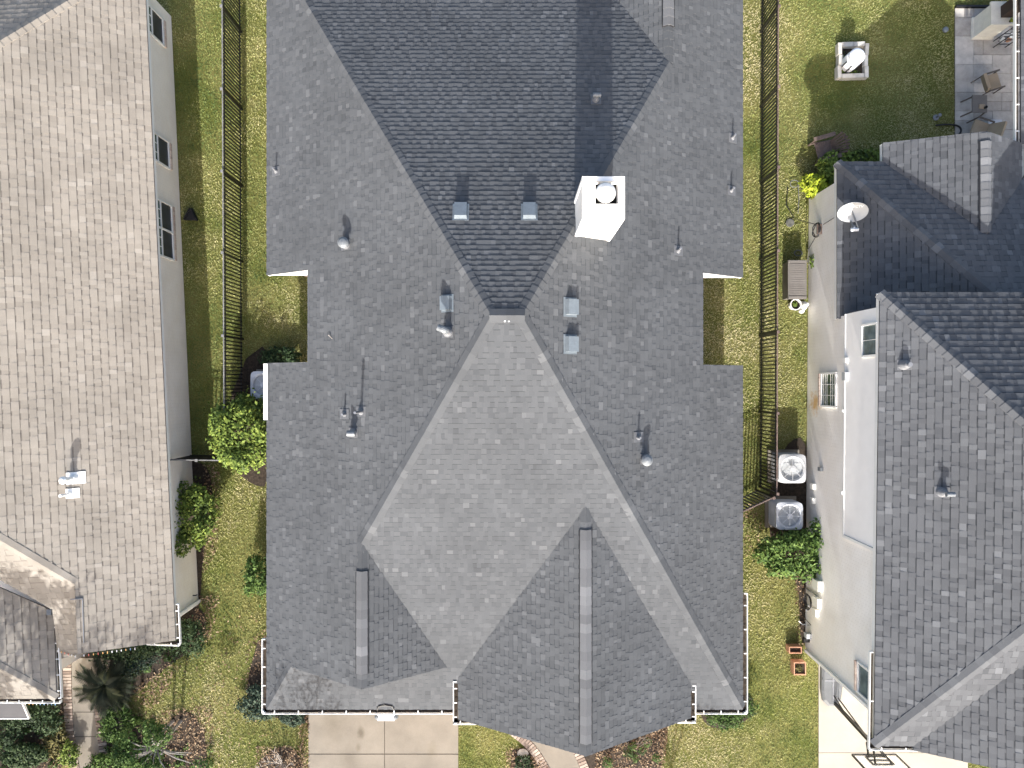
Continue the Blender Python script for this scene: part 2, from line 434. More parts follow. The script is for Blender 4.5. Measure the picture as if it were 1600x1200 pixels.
WIDTHS = (0.11, 0.135, 0.165, 0.20, 0.25)
class Roof:
    """collects the faces of one house's roof; shingles are tilted tabs lapped course over course"""
    def __init__(self, house, mat, deck_mat, exposure, wscale=1.0, seed=1, thick=0.016):
        self.house, self.mat, self.e, self.ws = house, mat, exposure, wscale
        self.deck = MB(); self.rest = MB(); self.cand = []
        self.r = random.Random(seed); self.thick = thick
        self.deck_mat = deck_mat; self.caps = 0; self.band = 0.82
    def face(self, pl, polys, deck=True):
        conv = []
        for poly in polys:
            p3 = [pl.at(p[0], p[1]) for p in poly]
            uv = [pl.uv(p) for p in p3]
            if area2(uv) < 0: uv.reverse(); p3.reverse()
            conv.append(uv)
            if deck:
                self.deck.slab([p - pl.N*0.004 for p in p3], 0.045)
        allp = [q for c in conv for q in c]
        u0 = min(q[0] for q in allp); u1 = max(q[0] for q in allp)
        v0 = min(q[1] for q in allp); v1 = max(q[1] for q in allp)
        boxes = [(min(q[0] for q in c), max(q[0] for q in c), min(q[1] for q in c), max(q[1] for q in c)) for c in conv]
        e, r = self.e, self.r
        k = 0; v = v0; raised = False
        while v < v1:
            u = u0 - r.random()*0.3
            while u < u1:
                wi = r.choice((0,0,1,1,1,2,2,2,3,3,4)); w = WIDTHS[wi]*self.ws
                raised = (not raised) if r.random() < 0.78 else raised
                ti = min(6, max(1, int(r.gauss(4.2 if raised else 3.3, 0.85)+0.5)))
                if r.random() < 0.02: ti = 7
                quad = [(u, v), (u+w, v), (u+w, v+e), (u, v+e)]
                for c, bx in zip(conv, boxes):
                    if u > bx[1] or u+w < bx[0] or v > bx[3] or v+e < bx[2]: continue
                    pc = clip(quad, c)
                    if len(pc) < 3: continue
                    a = area2(pc)
                    if a < 1e-4: continue
                    full = a > 0.999*w*e
                    self.tab(pl, pc, v, ti, raised, full, u, w, wi)
                u += w
            v += e; k += 1
    def tab(self, pl, pc, v, ti, raised, full, u, w, wi):
        if full:
            c = pl.pt(u+w/2, v+self.e/2)
            x = 800 + c.x*FPX/(CAM_H-c.z); y = 600 - c.y*FPX/(CAM_H-c.z)
            if 5 < x < 1595 and 5 < y < 1195:
                view = (Vector((0,0,CAM_H))-c)
                sc = w*pl.N.dot(view.normalized())/view.length_squared
                self.cand.append((sc, pl, u, v, wi, ti, raised, pc, w)); return
        self.emit(self.rest, pl, pc, v, ti, raised)
    def hts(self, raised):
        return (self.thick*(1.55 if raised else 1.0), 0.003)
    def emit(self, mb, pl, pc, v, ti, raised):
        h0, h1 = self.hts(raised)
        top = [pl.pt(q[0], q[1], h0 + (h1-h0)*(q[1]-v)/self.e) for q in pc]
        bot = [pl.pt(q[0], q[1], -0.002) for q in pc]
        tone = ti/7.0
        n = len(pc)
        if raised:
            mb.face(top, tone)
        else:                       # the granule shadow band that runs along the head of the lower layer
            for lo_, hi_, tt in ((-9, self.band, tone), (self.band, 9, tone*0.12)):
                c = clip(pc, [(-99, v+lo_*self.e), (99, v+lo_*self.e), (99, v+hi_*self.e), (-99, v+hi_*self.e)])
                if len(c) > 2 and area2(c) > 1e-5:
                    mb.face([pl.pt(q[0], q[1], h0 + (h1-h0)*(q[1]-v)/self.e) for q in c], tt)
        for i in range(n):
            j = (i+1) % n
            mb.face((bot[i], bot[j], top[j], top[i]), tone)
    def finish(self, limit=300):
        roof = obj('roof', self.deck, self.deck_mat, self.house)
        self.roof = roof
        self.cand.sort(key=lambda t: -t[0])
        cache = {}
        for sc, pl, u, v, wi, ti, raised, pc, w in self.cand[:limit]:
            key = (wi, ti, raised)
            if key not in cache:
                h0, h1 = self.hts(raised); e = self.e; mb = MB()
                q = [(0,0),(w,0),(w,e),(0,e)]
                hs = (h0,h0,h1,h1)
                top = [(a, b_, h) for (a, b_), h in zip(q, hs)]; bot = [(a, b_, -0.002) for a, b_ in q]
                if raised: mb.face(top, ti/7)
                else:
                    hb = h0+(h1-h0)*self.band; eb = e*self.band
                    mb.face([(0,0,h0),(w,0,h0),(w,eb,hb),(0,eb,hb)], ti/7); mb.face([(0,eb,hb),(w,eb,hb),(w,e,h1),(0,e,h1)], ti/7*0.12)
                for i in range(4):
                    j = (i+1) % 4
                    mb.face((bot[i], bot[j], top[j], top[i]), ti/7)
                cache[key] = mb.mesh('shingle', self.mat)
            inst('shingle', cache[key], pl.basis(pl.pt(u, v)), roof)
        for sc, pl, u, v, wi, ti, raised, pc, w in self.cand[limit:]:
            self.emit(self.rest, pl, pc, v, ti, raised)
        obj('shingle_field', self.rest, self.mat, roof, kind='stuff')
        return roof
    def cap_line(self, p0, p1, na, nb, parent, step=0.21, wid=0.15, lift=0.012, mat=None, name='ridge_cap'):
        """bent cap shingles lapped from p0 (low end) up to p1; na, nb: normals of the two roof sides"""
        p0, p1 = Vector(p0), Vector(p1)
        d = (p1-p0); L = d.length; d = d.normalized()
        sa = d.cross(na).normalized(); sb = d.cross(nb).normalized()
        if (sa + na*0).dot(nb) > 0: sa = -sa       # side lying away from the other plane
        if sb.dot(na) > 0: sb = -sb
        up = (na+nb).normalized()
        n = max(1, int(round(L/step))); st = L/n
        cache = {}
        for i in range(n):
            ti = min(7, max(3, int(self.r.gauss(4.6, 1.3))))
            if ti not in cache:
                mb = MB()
                o = Vector((0,0,0)); e = d*(st*1.15)
                lo, hi = lift+0.016, lift+0.003
                A0 = sa*wid + na*lo; B0 = sb*wid + nb*lo; R0 = up*(lo*1.15+0.004)
                A1 = e + sa*wid + na*hi; B1 = e + sb*wid + nb*hi; R1 = e + up*(hi*1.15+0.004)
                t = ti/7
                for f in ((A0,R0,R1,A1),(R0,B0,B1,R1)):
                    nn = (f[1]-f[0]).cross(f[2]-f[0])
                    mb.face(f if nn.z > 0 else f[::-1], t)
                dn = -up*(lo+0.01)
                mb.face((A0, A0+dn, R0+dn, R0), t); mb.face((R0, R0+dn, B0+dn, B0), t)
                mb.face((A0, A1, A1+dn, A0+dn), t); mb.face((B0, B0+dn, B1+dn, B1), t)
                cache[ti] = mb.mesh(name, mat or self.mat)
            inst(name, cache[ti], Matrix.Translation(p0 + d*(st*i)), parent)
            self.caps += 1
def fascia(house, mat, runs, h=0.17, t=0.025, drop=0.0, name='fascia'):
    """boards along eaves and rakes; runs: (p0, p1, outward)"""
    for p0, p1, out in runs:
        mb = MB()
        p0, p1 = Vector(p0), Vector(p1)
        o = Vector((out[0], out[1], 0)).normalized()
        c = (p0+p1)/2 - o*(t/2+0.008) + Vector((0,0,-h/2-0.052-drop))
        mb.obox(c, (p1-p0)/2 + Vector((0,0,0)), o*(t/2), Vector((0,0,h/2)))
        obj(name, mb, mat, house)
def gutter(house, p0, p1, out, straps=0, w=0.125, mat=None, strapmat=None):
    p0, p1 = Vector(p0), Vector(p1); o = Vector((out[0], out[1], 0)).normalized(); d = (p1-p0)
    mat = mat or M['white']
    mb = MB(); up = Vector((0,0,1)); t = 0.02
    z = Vector((0,0,-0.05))
    mb.obox((p0+p1)/2 + z + o*(0.035+w-t/2), d/2, o*(t/2), up*0.05)              # front wall
    for e in (p0, p1):
        dd = d.normalized()
        s = 1 if e is p0 else -1
        mb.obox(e + z + o*(0.035+w/2) + dd*s*0.012, dd*0.012, o*(w/2-t), up*0.05)
    g = obj('gutter', mb, mat, house)
    tr = MB(); tr.obox((p0+p1)/2 + z + o*(0.025+(w-t)/2) - up*0.036, d/2-d.normalized()*0.025, o*((w-t)/2-0.002), up*0.008)
    obj('trough', tr, M['soil'], g)
    for k in range(straps):
        p = p0 + d*((k+0.5)/straps)
        s = MB(); s.obox(p + o*(0.03+w*0.55) + up*0.004, d.normalized()*0.014, o*(w*0.45), up*0.004)
        obj('strap', s, strapmat or mat, g)
    return g
# ------------------------------------------------------------------ ground
g = MB()
g.face([(-70,-70,-0.03),(70,-70,-0.03),(70,70,-0.03),(-70,70,-0.03)])
mg, n, l, b = mat_base('turf soil', 0.95, 0, 0.1)
f = pos_noise(n, l, 0.6, 5.0, 0.6)
c1 = ramp(n, l, f, [(0.35, (0.12, 0.135, 0.032)), (0.6, (0.20, 0.185, 0.065))])
f = pos_noise(n, l, 25, 3.0, 0.7)
c2 = ramp(n, l, f, [(0.3, (0.45, 0.5, 0.45)), (0.7, (1, 1, 1))])
l.new(rgbmul(n, l, c1, c2), b.inputs['Base Color'])
obj('ground', g, mg, kind='structure')

# ------------------------------------------------------------------ main house
H1 = thing('house', 'wide house under the long dark grey hip roof in the middle, with white chimney', 'house', (0, 0, 0))
RR = Roof(H1, M['roof_grey'], M['deck'], 0.143, wscale=0.82, seed=3)
Wp = Plane((-7.25, 0, 2.6), (1, 0), 0.65)
Ep = Plane((6.82, 0, 2.6), (-1, 0), 0.667)
Sp = Plane((0, -9.62, 2.6), (0, 1), 0.392)
Np = Plane((0, 13.28, 2.6), (0, -1), 0.377)
YR = 1.61
xw = lambda z: -7.25 + (z-2.6)/0.65
xe = lambda z: 6.82 - (z-2.6)/0.667
ysz = lambda z: -9.62 + (z-2.6)/0.392
RL = (xw(7.0), YR); RRt = (xe(7.0), YR)
hipW_S = lambda y: (xw(Sp.z(0, y)), y)
hipE_S = lambda y: (xe(Sp.z(0, y)), y)
hipW_N = lambda y: (xw(Np.z(0, y)), y)
hipE_N = lambda y: (xe(Np.z(0, y)), y)
# garage gable (ridge at x1), entry gable (ridge at x2), rear gable (ridge at x3)
x1, z1 = -4.01, Wp.z(-4.01, 0); yA = ysz(z1); yG = -8.15; zG = Sp.z(0, yG)
xC = xw(zG); xD = x1 + (z1-zG)/0.716
x2, z2 = 1.93, 5.12; yA2 = ysz(z2); zl, zr = 3.04, 2.95; xl2, xr2 = -1.55, 5.20; yF = -9.72
x3, z3 = 4.27, Ep.z(4.27, 0); y3 = hipE_N(8.8)[1]
y3 = 13.28 - (z3-2.6)/0.377
G1 = Plane((xD, 0, zG), (-1, 0), 0.716)
G2w = Plane((xl2, 0, zl), (1, 0), (z2-zl)/(x2-xl2))
G2e = Plane((xr2, 0, zr), (-1, 0), (z2-zr)/(xr2-x2))
G3 = Plane((1.6, 0, z3-0.62*(x3-1.6)), (1, 0), 0.62)
yN3 = 13.28 - (G3.o.z-2.6)/0.377
RR.face(Wp, [
    [(-7.25, 3.22), hipW_N(3.22), (-7.25, 13.28)],
    [(-5.77, 0.62), hipW_S(0.62), RL, hipW_N(3.22), (-5.77, 3.22)],
    [(-7.25, 0.62), (-7.25, yA), (x1, yA), hipW_S(0.62)],
    [(-7.25, yA), (-7.25, yG), (x1, yG), (x1, yA)],
    [(-7.25, yG), (-7.25, -9.62), (xC, yG)]])
RR.face(Ep, [
    [(6.82, 3.15), (6.82, y3), (x3, y3), hipE_N(3.15)],
    [(6.82, y3), (6.82, 14), (x3, 14), (x3, y3)],
    [(5.39, 0.55), (5.39, 3.15), hipE_N(3.15), RRt, hipE_S(0.55)],
    [(6.82, 0.55), hipE_S(0.55), (6.82, -9.62)]])
yl2, yr2 = ysz(zl), ysz(zr)
RR.face(Sp, [
    [RL, (x1, yA), (xD, yG), (xl2, yl2), (x2, yA2), RRt],
    [RRt, (x2, yA2), (xr2, yr2), hipE_S(yr2)],
    [(xr2, yr2), (xr2, -9.62), (6.82, -9.62), hipE_S(yr2)],
    [(xC, yG), (-7.25, -9.62), (xl2, -9.62), (xl2, yl2), (xD, yG)]])
RR.face(Np, [[RRt, (x3, y3), (1.6, yN3), (-7.25, 13.28), RL]])
RR.face(G1, [[(x1, yA), (x1, yG), (xD, yG)]])
RR.face(G2w, [[(xl2, yl2), (xl2, yF), (x2, yF), (x2, yA2)]])
RR.face(G2e, [[(xr2, yr2), (x2, yA2), (x2, yF), (xr2, yF)]])
RR.face(G3, [[(x3, y3), (x3, 14), (1.6, 14), (1.6, yN3)]])
roof1 = RR.finish(300)
def V3(p, z): return (p[0], p[1], z)
mc = M['roof_grey']
hp = lambda p, pl: pl.at(p[0], p[1])
RR.cap_line(Wp.at(-7.22, 13.2), Wp.at(*RL), Wp.N, Np.N, roof1)
RR.cap_line(Ep.at(x3, y3), Ep.at(*RRt), Ep.N, Np.N, roof1)
RR.cap_line(Ep.at(6.8, -9.58), Ep.at(*RRt), Ep.N, Sp.N, roof1, wid=0.16)
RR.cap_line(Wp.at(x1, yA), Wp.at(*RL), Wp.N, Sp.N, roof1, wid=0.16)
RR.cap_line(Wp.at(-7.22, -9.58), Wp.at(xC, yG), Wp.N, Sp.N, roof1, wid=0.13)
RR.cap_line((RL[0]-0.05, YR, 7.0), (RRt[0]+0.05, YR, 7.0), Np.N, Sp.N, roof1, wid=0.16, lift=0.03)
RR.cap_line((x1, -8.1, z1), (x1, yA, z1), Wp.N, G1.N, roof1)
RR.cap_line((x2, yF+0.02, z2), (x2, yA2, z2), G2w.N, G2e.N, roof1)
RR.cap_line((x3, y3, z3), (x3, 13.9, z3), G3.N, Ep.N, roof1)
def ridge_vent(house, rf, RO, p0, p1, na, nb, half=0.15, lift=0.042):
    p0, p1 = Vector(p0), Vector(p1); d = (p1-p0).normalized()
    sa = d.cross(na).normalized(); sb = d.cross(nb).normalized()
    if sa.dot(nb) > 0: sa = -sa
    if sb.dot(na) > 0: sb = -sb
    mb = MB(); up = Vector((0,0,1))
    for s, nn in ((sa, na), (sb, nb)):
        c = (p0+p1)/2 + s*(half+0.022)/2 + nn*(lift/2+0.012)
        mb.obox(c, (p1-p0)/2, s*((half+0.026)/2), nn*(lift/2))
    v = obj('ridge_vent', mb, M['black_plastic'], house)
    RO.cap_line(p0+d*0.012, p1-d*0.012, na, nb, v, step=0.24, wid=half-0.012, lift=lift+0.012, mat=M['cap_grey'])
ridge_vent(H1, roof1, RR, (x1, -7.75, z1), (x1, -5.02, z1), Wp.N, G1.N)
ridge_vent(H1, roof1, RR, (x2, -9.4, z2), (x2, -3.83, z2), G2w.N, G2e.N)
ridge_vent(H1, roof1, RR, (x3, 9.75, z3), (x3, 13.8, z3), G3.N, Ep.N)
# walls
mb = MB()
mb.prism([(-6.85, 3.55), (-5.40, 3.55), (5.03, 3.50), (6.42, 3.50), (6.42, 13.0), (-6.85, 13.0)], 0, 2.5)
mb.prism([(-5.40, 0.2), (5.03, 0.2), (5.03, 3.5), (-5.40, 3.5)], 0, 3.3)
mb.prism([(-6.85, -9.2), (6.42, -9.2), (6.42, 0.2), (-6.85, 0.2)], 0, 2.5)
mb.prism([(-1.15, -9.4), (4.8, -9.4), (4.8, -9.2), (-1.15, -9.2)], 0, 2.75)
obj('wall', mb, M['brick_pink'], H1)
def gable_wall(house, pts, y0, y1, mat, name='gable_wall'):
    mb = MB(); n = len(pts)
    f = [(x, y0, z) for x, z in pts]; k = [(x, y1, z) for x, z in pts]
    mb.face(f); mb.face(k[::-1])
    for i in range(n):
        j = (i+1) % n
        mb.face((f[i], k[i], k[j], f[j]))
    obj(name, mb, mat, house)
gable_wall(H1, [(-6.85, 2.5), (-5.42, 2.5), (-5.42, 3.58), (-6.85, 2.68)], 3.55, 3.7, M['brick_pink'])
gable_wall(H1, [(6.42, 2.5), (6.42, 2.66), (5.05, 3.58), (5.05, 2.5)], 3.5, 3.65, M['brick_pink'])
gable_wall(H1, [(xC+0.1, zG-0.15), (xD-0.1, zG-0.15), (x1, z1-0.2)], yG+0.12, yG+0.27, M['brick_pink'])
gable_wall(H1, [(-1.15, 2.75), (4.8, 2.75), (x2, z2-0.22)], -9.4, -9.25, M['brick_pink'])
# boards on eaves and rakes
E_ = []
fr = [
    (Wp.at(-7.25, 13.2), Wp.at(-7.25, 3.22), (-1, 0)), (Wp.at(-7.25, 0.62), Wp.at(-7.25, -9.62), (-1, 0)),
    (Wp.at(-5.77, 3.22), Wp.at(-5.77, 0.62), (-1, 0)),
    (Ep.at(6.82, 13.9), Ep.at(6.82, 3.15), (1, 0)), (Ep.at(6.82, 0.55), Ep.at(6.82, -9.62), (1, 0)), (Ep.at(5.39, 3.15), Ep.at(5.39, 0.55), (1, 0)),
    (Sp.at(-7.25, -9.62), Sp.at(-1.7, -9.62), (0, -1)), (Sp.at(5.3, -9.62), Sp.at(6.82, -9.62), (0, -1)),
    (Wp.at(-7.25, 3.22), Wp.at(-5.77, 3.22), (0, -1)), (Ep.at(6.82, 3.15), Ep.at(5.39, 3.15), (0, -1)),
    (Wp.at(-7.25, 0.62), Wp.at(-5.77, 0.62), (0, 1)), (Ep.at(6.82, 0.55), Ep.at(5.39, 0.55), (0, 1)),
    (G2w.at(xl2, yF), G2w.at(x2, yF), (0, -1)), (G2e.at(xr2, yF), G2e.at(x2, yF), (0, -1)),
    (G2w.at(xl2, yl2), G2w.at(xl2, yF), (-1, 0)), (G2e.at(xr2, yr2), G2e.at(xr2, yF), (1, 0)),
]
fascia(H1, M['white'], fr)
# soffits that show below the notch eaves
mb = MB(); mb.box((-7.2, 3.24, 2.40), (-5.5, 3.53, 2.425)); mb.box((5.1, 3.17, 2.40), (6.78, 3.48, 2.425))
obj('soffit', mb, M['white'], H1)
# gutters
gutter(H1, (-7.25, -7.55, 2.6), (-7.25, -9.75, 2.6), (-1, 0), 4)
gutter(H1, (-7.38, -9.62, 2.6), (-1.72, -9.62, 2.6), (0, -1), 8)
gutter(H1, (xl2, -8.62, zl), (xl2, -9.86, zl), (-1, 0), 3)
gutter(H1, (xl2-0.16, yF, zl), (-0.85, yF, zl), (0, -1), 2)
gutter(H1, (xr2, -8.78, zr), (xr2, -9.86, zr), (1, 0), 3)
gutter(H1, (4.15, yF, zr), (xr2+0.16, yF, zr), (0, -1), 2)
gutter(H1, (5.42, -9.62, 2.6), (6.95, -9.62, 2.6), (0, -1), 3)
gutter(H1, (6.82, -6.2, 2.6), (6.82, -9.75, 2.6), (1, 0), 5)
mb = MB(); mb.box((-7.32, -1.06, 2.50), (-7.20, 0.6, 2.70)); obj('trim_board', mb, M['white'], H1)
# white twin floodlight on the garage eave
mb = MB(); mb.box((-3.98, -9.98, 2.50), (-3.48, -9.80, 2.58)); fl = obj('floodlight', mb, M['white'], H1)
for dx in (-0.27, 0.27):
    s = MB(); s.lathe((-3.73+dx, -9.88, 2.50), [(0.03, 0.10), (0.075, 0.06), (0.085, -0.04), (0.06, -0.06)][::-1], 14)
    obj('lamp_head', s, M['galv'], fl)
s = MB(); s.tube([(-3.98, -9.62, 2.66), (-3.93, -9.5, 2.70), (-3.73, -9.46, 2.71), (-3.53, -9.5, 2.70), (-3.48, -9.62, 2.66)], 0.018, 6)
obj('bracket', s, M['black'], fl)
# chimney
cx0, cy0, cx1, cy1, ct = 1.572, 3.667, 2.478, 4.574, 8.0
hx0, hy0, hx1, hy1 = 1.845, 3.985, 2.35, 4.49
mb = MB()
mb.box((cx0, cy0, 4.6), (cx1, hy0, ct)); mb.box((cx0, hy1, 4.6), (cx1, cy1, ct))
mb.box((cx0, hy0, 4.6), (hx0, hy1, ct)); mb.box((hx1, hy0, 4.6), (cx1, hy1, ct))
ch = obj('chimney', mb, M['chimney'], H1)
mb = MB(); mb.box((hx0, hy0, 7.0), (hx1, hy1, 7.72)); obj('chase_pan', mb, M['hole'], ch)
mb = MB(); mb.lathe((2.057, 4.20, 7.7), [(0.15, 0), (0.15, 0.40), (0.224, 0.41), (0.224, 0.435), (0.20, 0.47), (0.13, 0.505), (0.05, 0.522), (0.001, 0.525)], 32)
obj('flue_cap', mb, M['dome'], ch, smooth=False)
mb = MB()
for a, b2 in (((cx0-0.02, cy0-0.02), (cx1+0.02, cy0)), ((cx0-0.02, cy1), (cx1+0.02, cy1+0.02)), ((cx0-0.02, cy0), (cx0, cy1)), ((cx1, cy0), (cx1+0.02, cy1))):
    mb.box((*a, ct-0.12), (*b2, ct-0.003))
obj('crown_trim', mb, M['white'], ch)
for (xa, ya, xb, yb) in ((cx0-0.02, cy0-0.02, cx0+0.06, cy0+0.06), (cx1-0.06, cy0-0.02, cx1+0.02, cy0+0.06), (cx0-0.02, cy1-0.06, cx0+0.06, cy1+0.02)):
    s = MB(); s.box((xa, ya, 4.7), (xb, yb, ct-0.125)); obj('corner_trim', s, M['chimney'], ch)

# roof vents ---------------------------------------------------------
def flashing(mb, pl, c, w, h):
    mb.obox(c + pl.N*0.022, pl.U*(w/2), pl.V*(h/2), pl.N*0.004)
def pipe_vent(house, pl, px, py, h=0.3, r=0.04, cone=0.10, cap=None, mat='lead', lean=(0, 0), fl=0.34):
    c = pl.px(px, py)
    mb = MB(); up = Vector((lean[0], lean[1], 1)).normalized()
    mb.lathe(c - Vector((0,0,0.05)), [(cone, 0.0), (cone*0.92, 0.06), (r*1.5, 0.05+cone*1.2), (r*1.05, 0.05+cone*1.5)], 14)
    mb.tube([c, c + Vector((0,0,0.1)), c + up*h], r, 12)
    v = obj('pipe_vent', mb, M[mat], house)
    f = MB(); flashing(f, pl, c, fl*0.8, fl); obj('flashing', f, M['flash'] if mat == 'lead' else M[mat], v)
    if cap:
        k = MB(); t = c + up*h
        if cap == 'hood':
            k.lathe(t, [(r*1.9, -0.02), (r*2.0, 0.05), (r*1.2, 0.10), (0.001, 0.12)], 16)
        elif cap == 'elbow':
            q = Vector((-0.9, 0.35, 0)).normalized()
            k.tube([t, t + Vector((0,0,0.05)) + q*0.03, t + q*0.10 + Vector((0,0,0.07)), t + q*0.20 + Vector((0,0,0.05))], r*1.15, 12)
        elif cap == 'tee':
            k.tube([t + Vector((-0.11, 0, 0.02)), t + Vector((0.10, 0, 0.02))], r*1.2, 12)
        obj('vent_cap', k, M['galv' if mat == 'lead' else mat], v)
    return v
def box_vent(house, pl, px, py, w=0.33, h=0.38, t=0.15, mat='steel_blue'):
    c = pl.px(px, py)
    d = Vector((0, 1, 0)) if abs(pl.g.x) > 0.5 else Vector((pl.g.x, pl.g.y, 0))
    V = pl.V if abs(pl.g.y) > 0.5 else pl.U
    U = pl.U if abs(pl.g.y) > 0.5 else pl.V
    mb = MB(); N = pl.N
    i = [c + U*sx*w/2 + V*sy*h/2 for sx, sy in ((-1,-1),(1,-1),(1,1),(-1,1))]
    k = [c + U*sx*w*0.45 + V*sy*h*0.45 + N*t for sx, sy in ((-1,-1),(1,-1),(1,1),(-1,1))]
    mb.face(k)
    for a in range(4):
        b2 = (a+1) % 4
        mb.face((i[a], i[b2], k[b2], k[a]))
    v = obj('box_vent', mb, M[mat], house)
    f = MB(); flashing(f, pl, c, w*1.25 if abs(pl.g.y) > 0.5 else h*1.2, h*1.2 if abs(pl.g.y) > 0.5 else w*1.25); obj('flashing', f, M[mat], v)
    s = MB(); s.obox(c + N*(t+0.004), U*(w*0.47), V*(h*0.47), N*0.006); obj('lid', s, M[mat], v)
    return v
pipe_vent(H1, Wp, 432, 268, 0.34, 0.028, 0.08)
pipe_vent(H1, Wp, 541, 383, 0.34, 0.075, 0.13, 'hood')
pipe_vent(H1, Wp, 700, 519, 0.50, 0.075, 0.14, 'elbow')
pipe_vent(H1, Wp, 539, 647, 0.34, 0.03, 0.09)
pipe_vent(H1, Wp, 565, 643, 0.85, 0.035, 0.11, None)
s = pipe_vent(H1, Wp, 553, 676, 0.30, 0.07, 0.12, 'tee')
box_vent(H1, Wp, 700, 474, 0.30, 0.36, 0.14)
pipe_vent(H1, Ep, 1144, 216, 0.32, 0.03, 0.08)
pipe_vent(H1, Ep, 1142, 298, 0.32, 0.03, 0.08)
pipe_vent(H1, Ep, 1059, 392, 0.36, 0.03, 0.09)
pipe_vent(H1, Ep, 997, 683, 0.36, 0.03, 0.09)
pipe_vent(H1, Ep, 1007, 717, 0.34, 0.075, 0.15, 'hood')
box_vent(H1, Ep, 890, 480, 0.33, 0.40, 0.16)
box_vent(H1, Ep, 890, 538, 0.33, 0.40, 0.16)
box_vent(H1, Np, 720, 332, 0.33, 0.40, 0.16)
box_vent(H1, Np, 827, 332, 0.33, 0.40, 0.16)
pipe_vent(H1, Np, 931, 156, 0.30, 0.05, 0.12, 'tee')
# nail-bright dots on the ridge and a pale scrap lying on the shingles
for px in (789, 795):
    s = MB(); c = Sp.px(px, 502); s.lathe(c, [(0.022, 0.02), (0.022, 0.045), (0.001, 0.05)], 8); obj('nail_head', s, M['white'], H1)
sc = MB(); c = Wp.px(518, 527)
sc.obox(c + Wp.N*0.035, (Vector((0.7, -0.7, 0))*0.09), Wp.V*0.012, Wp.N*0.004)
o = obj('twig', sc, M['twig']); tag(o, 'small pale twig lying on the left slope of the middle roof', 'twig')

# ------------------------------------------------------------------ left house (tan roof)
H2 = thing('house', 'single storey house with tan shingle roof and cream brick wall beside the narrow lawn', 'house', (-14, 0, 0))
K = 0.0468
def xel(y): return -10.36 - K*y
LE = Plane((-10.36, 0, 2.5), (-1, -K), 0.5)
R2 = Roof(H2, M['roof_tan'], M['deck_tan'], 0.20, wscale=0.92, seed=8, thick=0.014)
pA, pB = LE.px(0, 65), LE.px(110, 0)
dh = (pA - pB).normalized()
pE = pB - dh*((pB.z-2.5)/dh.z); pW = pB + dh*4.2
LN = Plane(tuple(pB), (K, -1), 0.5)
pS0, pS1 = LE.px(0, 843), LE.px(117, 912)
ds = (pS0 - pS1).normalized(); pSW = pS1 + ds*4.0
pS2 = LE.px(121, 1022)
ySE = -7.62
cSE = (xel(ySE), ySE)
xy = lambda p: (p.x, p.y)
gS = Vector((-K, 1)).normalized()
sS = (pS0.z-pS1.z)/((pS0-pS1).xy.dot(gS)) if abs((pS0-pS1).xy.dot(gS)) > 1e-3 else 0.5
LS = Plane(tuple(pS1), (-K, 1), max(0.25, min(0.8, sS)))
R2.face(LE, [[xy(pE), xy(pW), xy(pSW), xy(pS1), (xel(pS1.y), pS1.y)],
             [xy(pS1), xy(pS2), cSE, (xel(pS1.y), pS1.y)]])
R2.face(LN, [[xy(pE), xy(pW), (pW.x, pE.y)]])
q = lambda pl, *pp: [xy(pl.px(*a)) for a in pp]
R2.face(LS, [q(LS, (-60, 810), (0, 843), (117, 912), (82, 952), (-60, 872)), q(LS, (117, 912), (121, 1022), (92, 1030), (82, 952))])
LPo = W(88, 1000, 2.5)
LP = Plane(tuple(LPo), (-1, -K), 0.5)
c0 = LP.px(88, 1091)
h1_ = LP.px(0, 1043)
LQ = Plane(tuple(c0), (-K, 1), (h1_.z-c0.z)/max(0.2, (h1_-c0).xy.dot(gS)))
hx = (h1_-c0)*1.6 + c0
R2.face(LP, [[xy(LP.px(84, 955)), xy(c0), xy(hx), (hx.x, LP.px(0, 890).y)]])
R2.face(LQ, [[xy(c0), xy(hx), (hx.x, c0.y)]])
roof2 = R2.finish(300)
R2.cap_line(pE, pW, LE.N, LN.N, roof2, step=0.24, wid=0.15)
R2.cap_line(pS1, pSW, LE.N, LS.N, roof2, step=0.24, wid=0.15)
R2.cap_line(c0, hx, LP.N, LQ.N, roof2, step=0.24, wid=0.14)
yNE = 12.2
mb = MB()
wxl = lambda y: xel(y) - 0.38
mb.prism([(-18, -7.3), (wxl(-7.3), -7.3), (wxl(yNE), yNE), (-18, yNE)], 0, 2.38)
mb.prism([(-18, -8.95), (-14.12, -8.95), (-14.05, -7.3), (-18, -7.3)], 0, 2.35)
wall2 = obj('wall', mb, M['brick_cream'], H2)
fascia(H2, M['white'], [
    (LE.at(xel(12.4), 12.4), LE.at(*cSE), (1, K)),
    (LE.at(*cSE), LE.at(pS2.x, pS2.y), (-K, -1)),
    (LP.at(*xy(LP.px(84, 955))), LP.at(*xy(c0)), (1, K)),
    (LQ.at(*xy(c0)), LQ.at(hx.x, c0.y), (-K, -1))], h=0.14)
gutter(H2, (xel(-6.55), -6.55, 2.5), (xel(-7.75), -7.75, 2.5), (1, K), 3, w=0.10)
gutter(H2, (xel(-7.7)+0.12, -7.66, 2.52), (-10.85, -7.62, 2.52), (-K, -1), 2, w=0.10)
ga0 = LP.px(82, 968); ga1 = LP.px(88, 1092)
gutter(H2, ga0, ga1, (1, K), 5, w=0.11)
gutter(H2, ga1 + Vector((0.12, 0, 0)), (hx.x, ga1.y, 2.5), (-K, -1), 6, w=0.11)
mb = MB(); c = LP.px(80, 955); mb.obox(c + Vector((0,0,0.06)), (0.07,0,0), (0,0.08,0), (0,0,0.05)); obj('kickout_flashing', mb, M['galv'], H2)
mb = MB(); yy = -7.18; xx = wxl(yy)
mb.box((xx+0.004, yy-0.05, 0.05), (xx+0.085, yy+0.05, 2.34)); obj('downspout', mb, M['white'], H2)
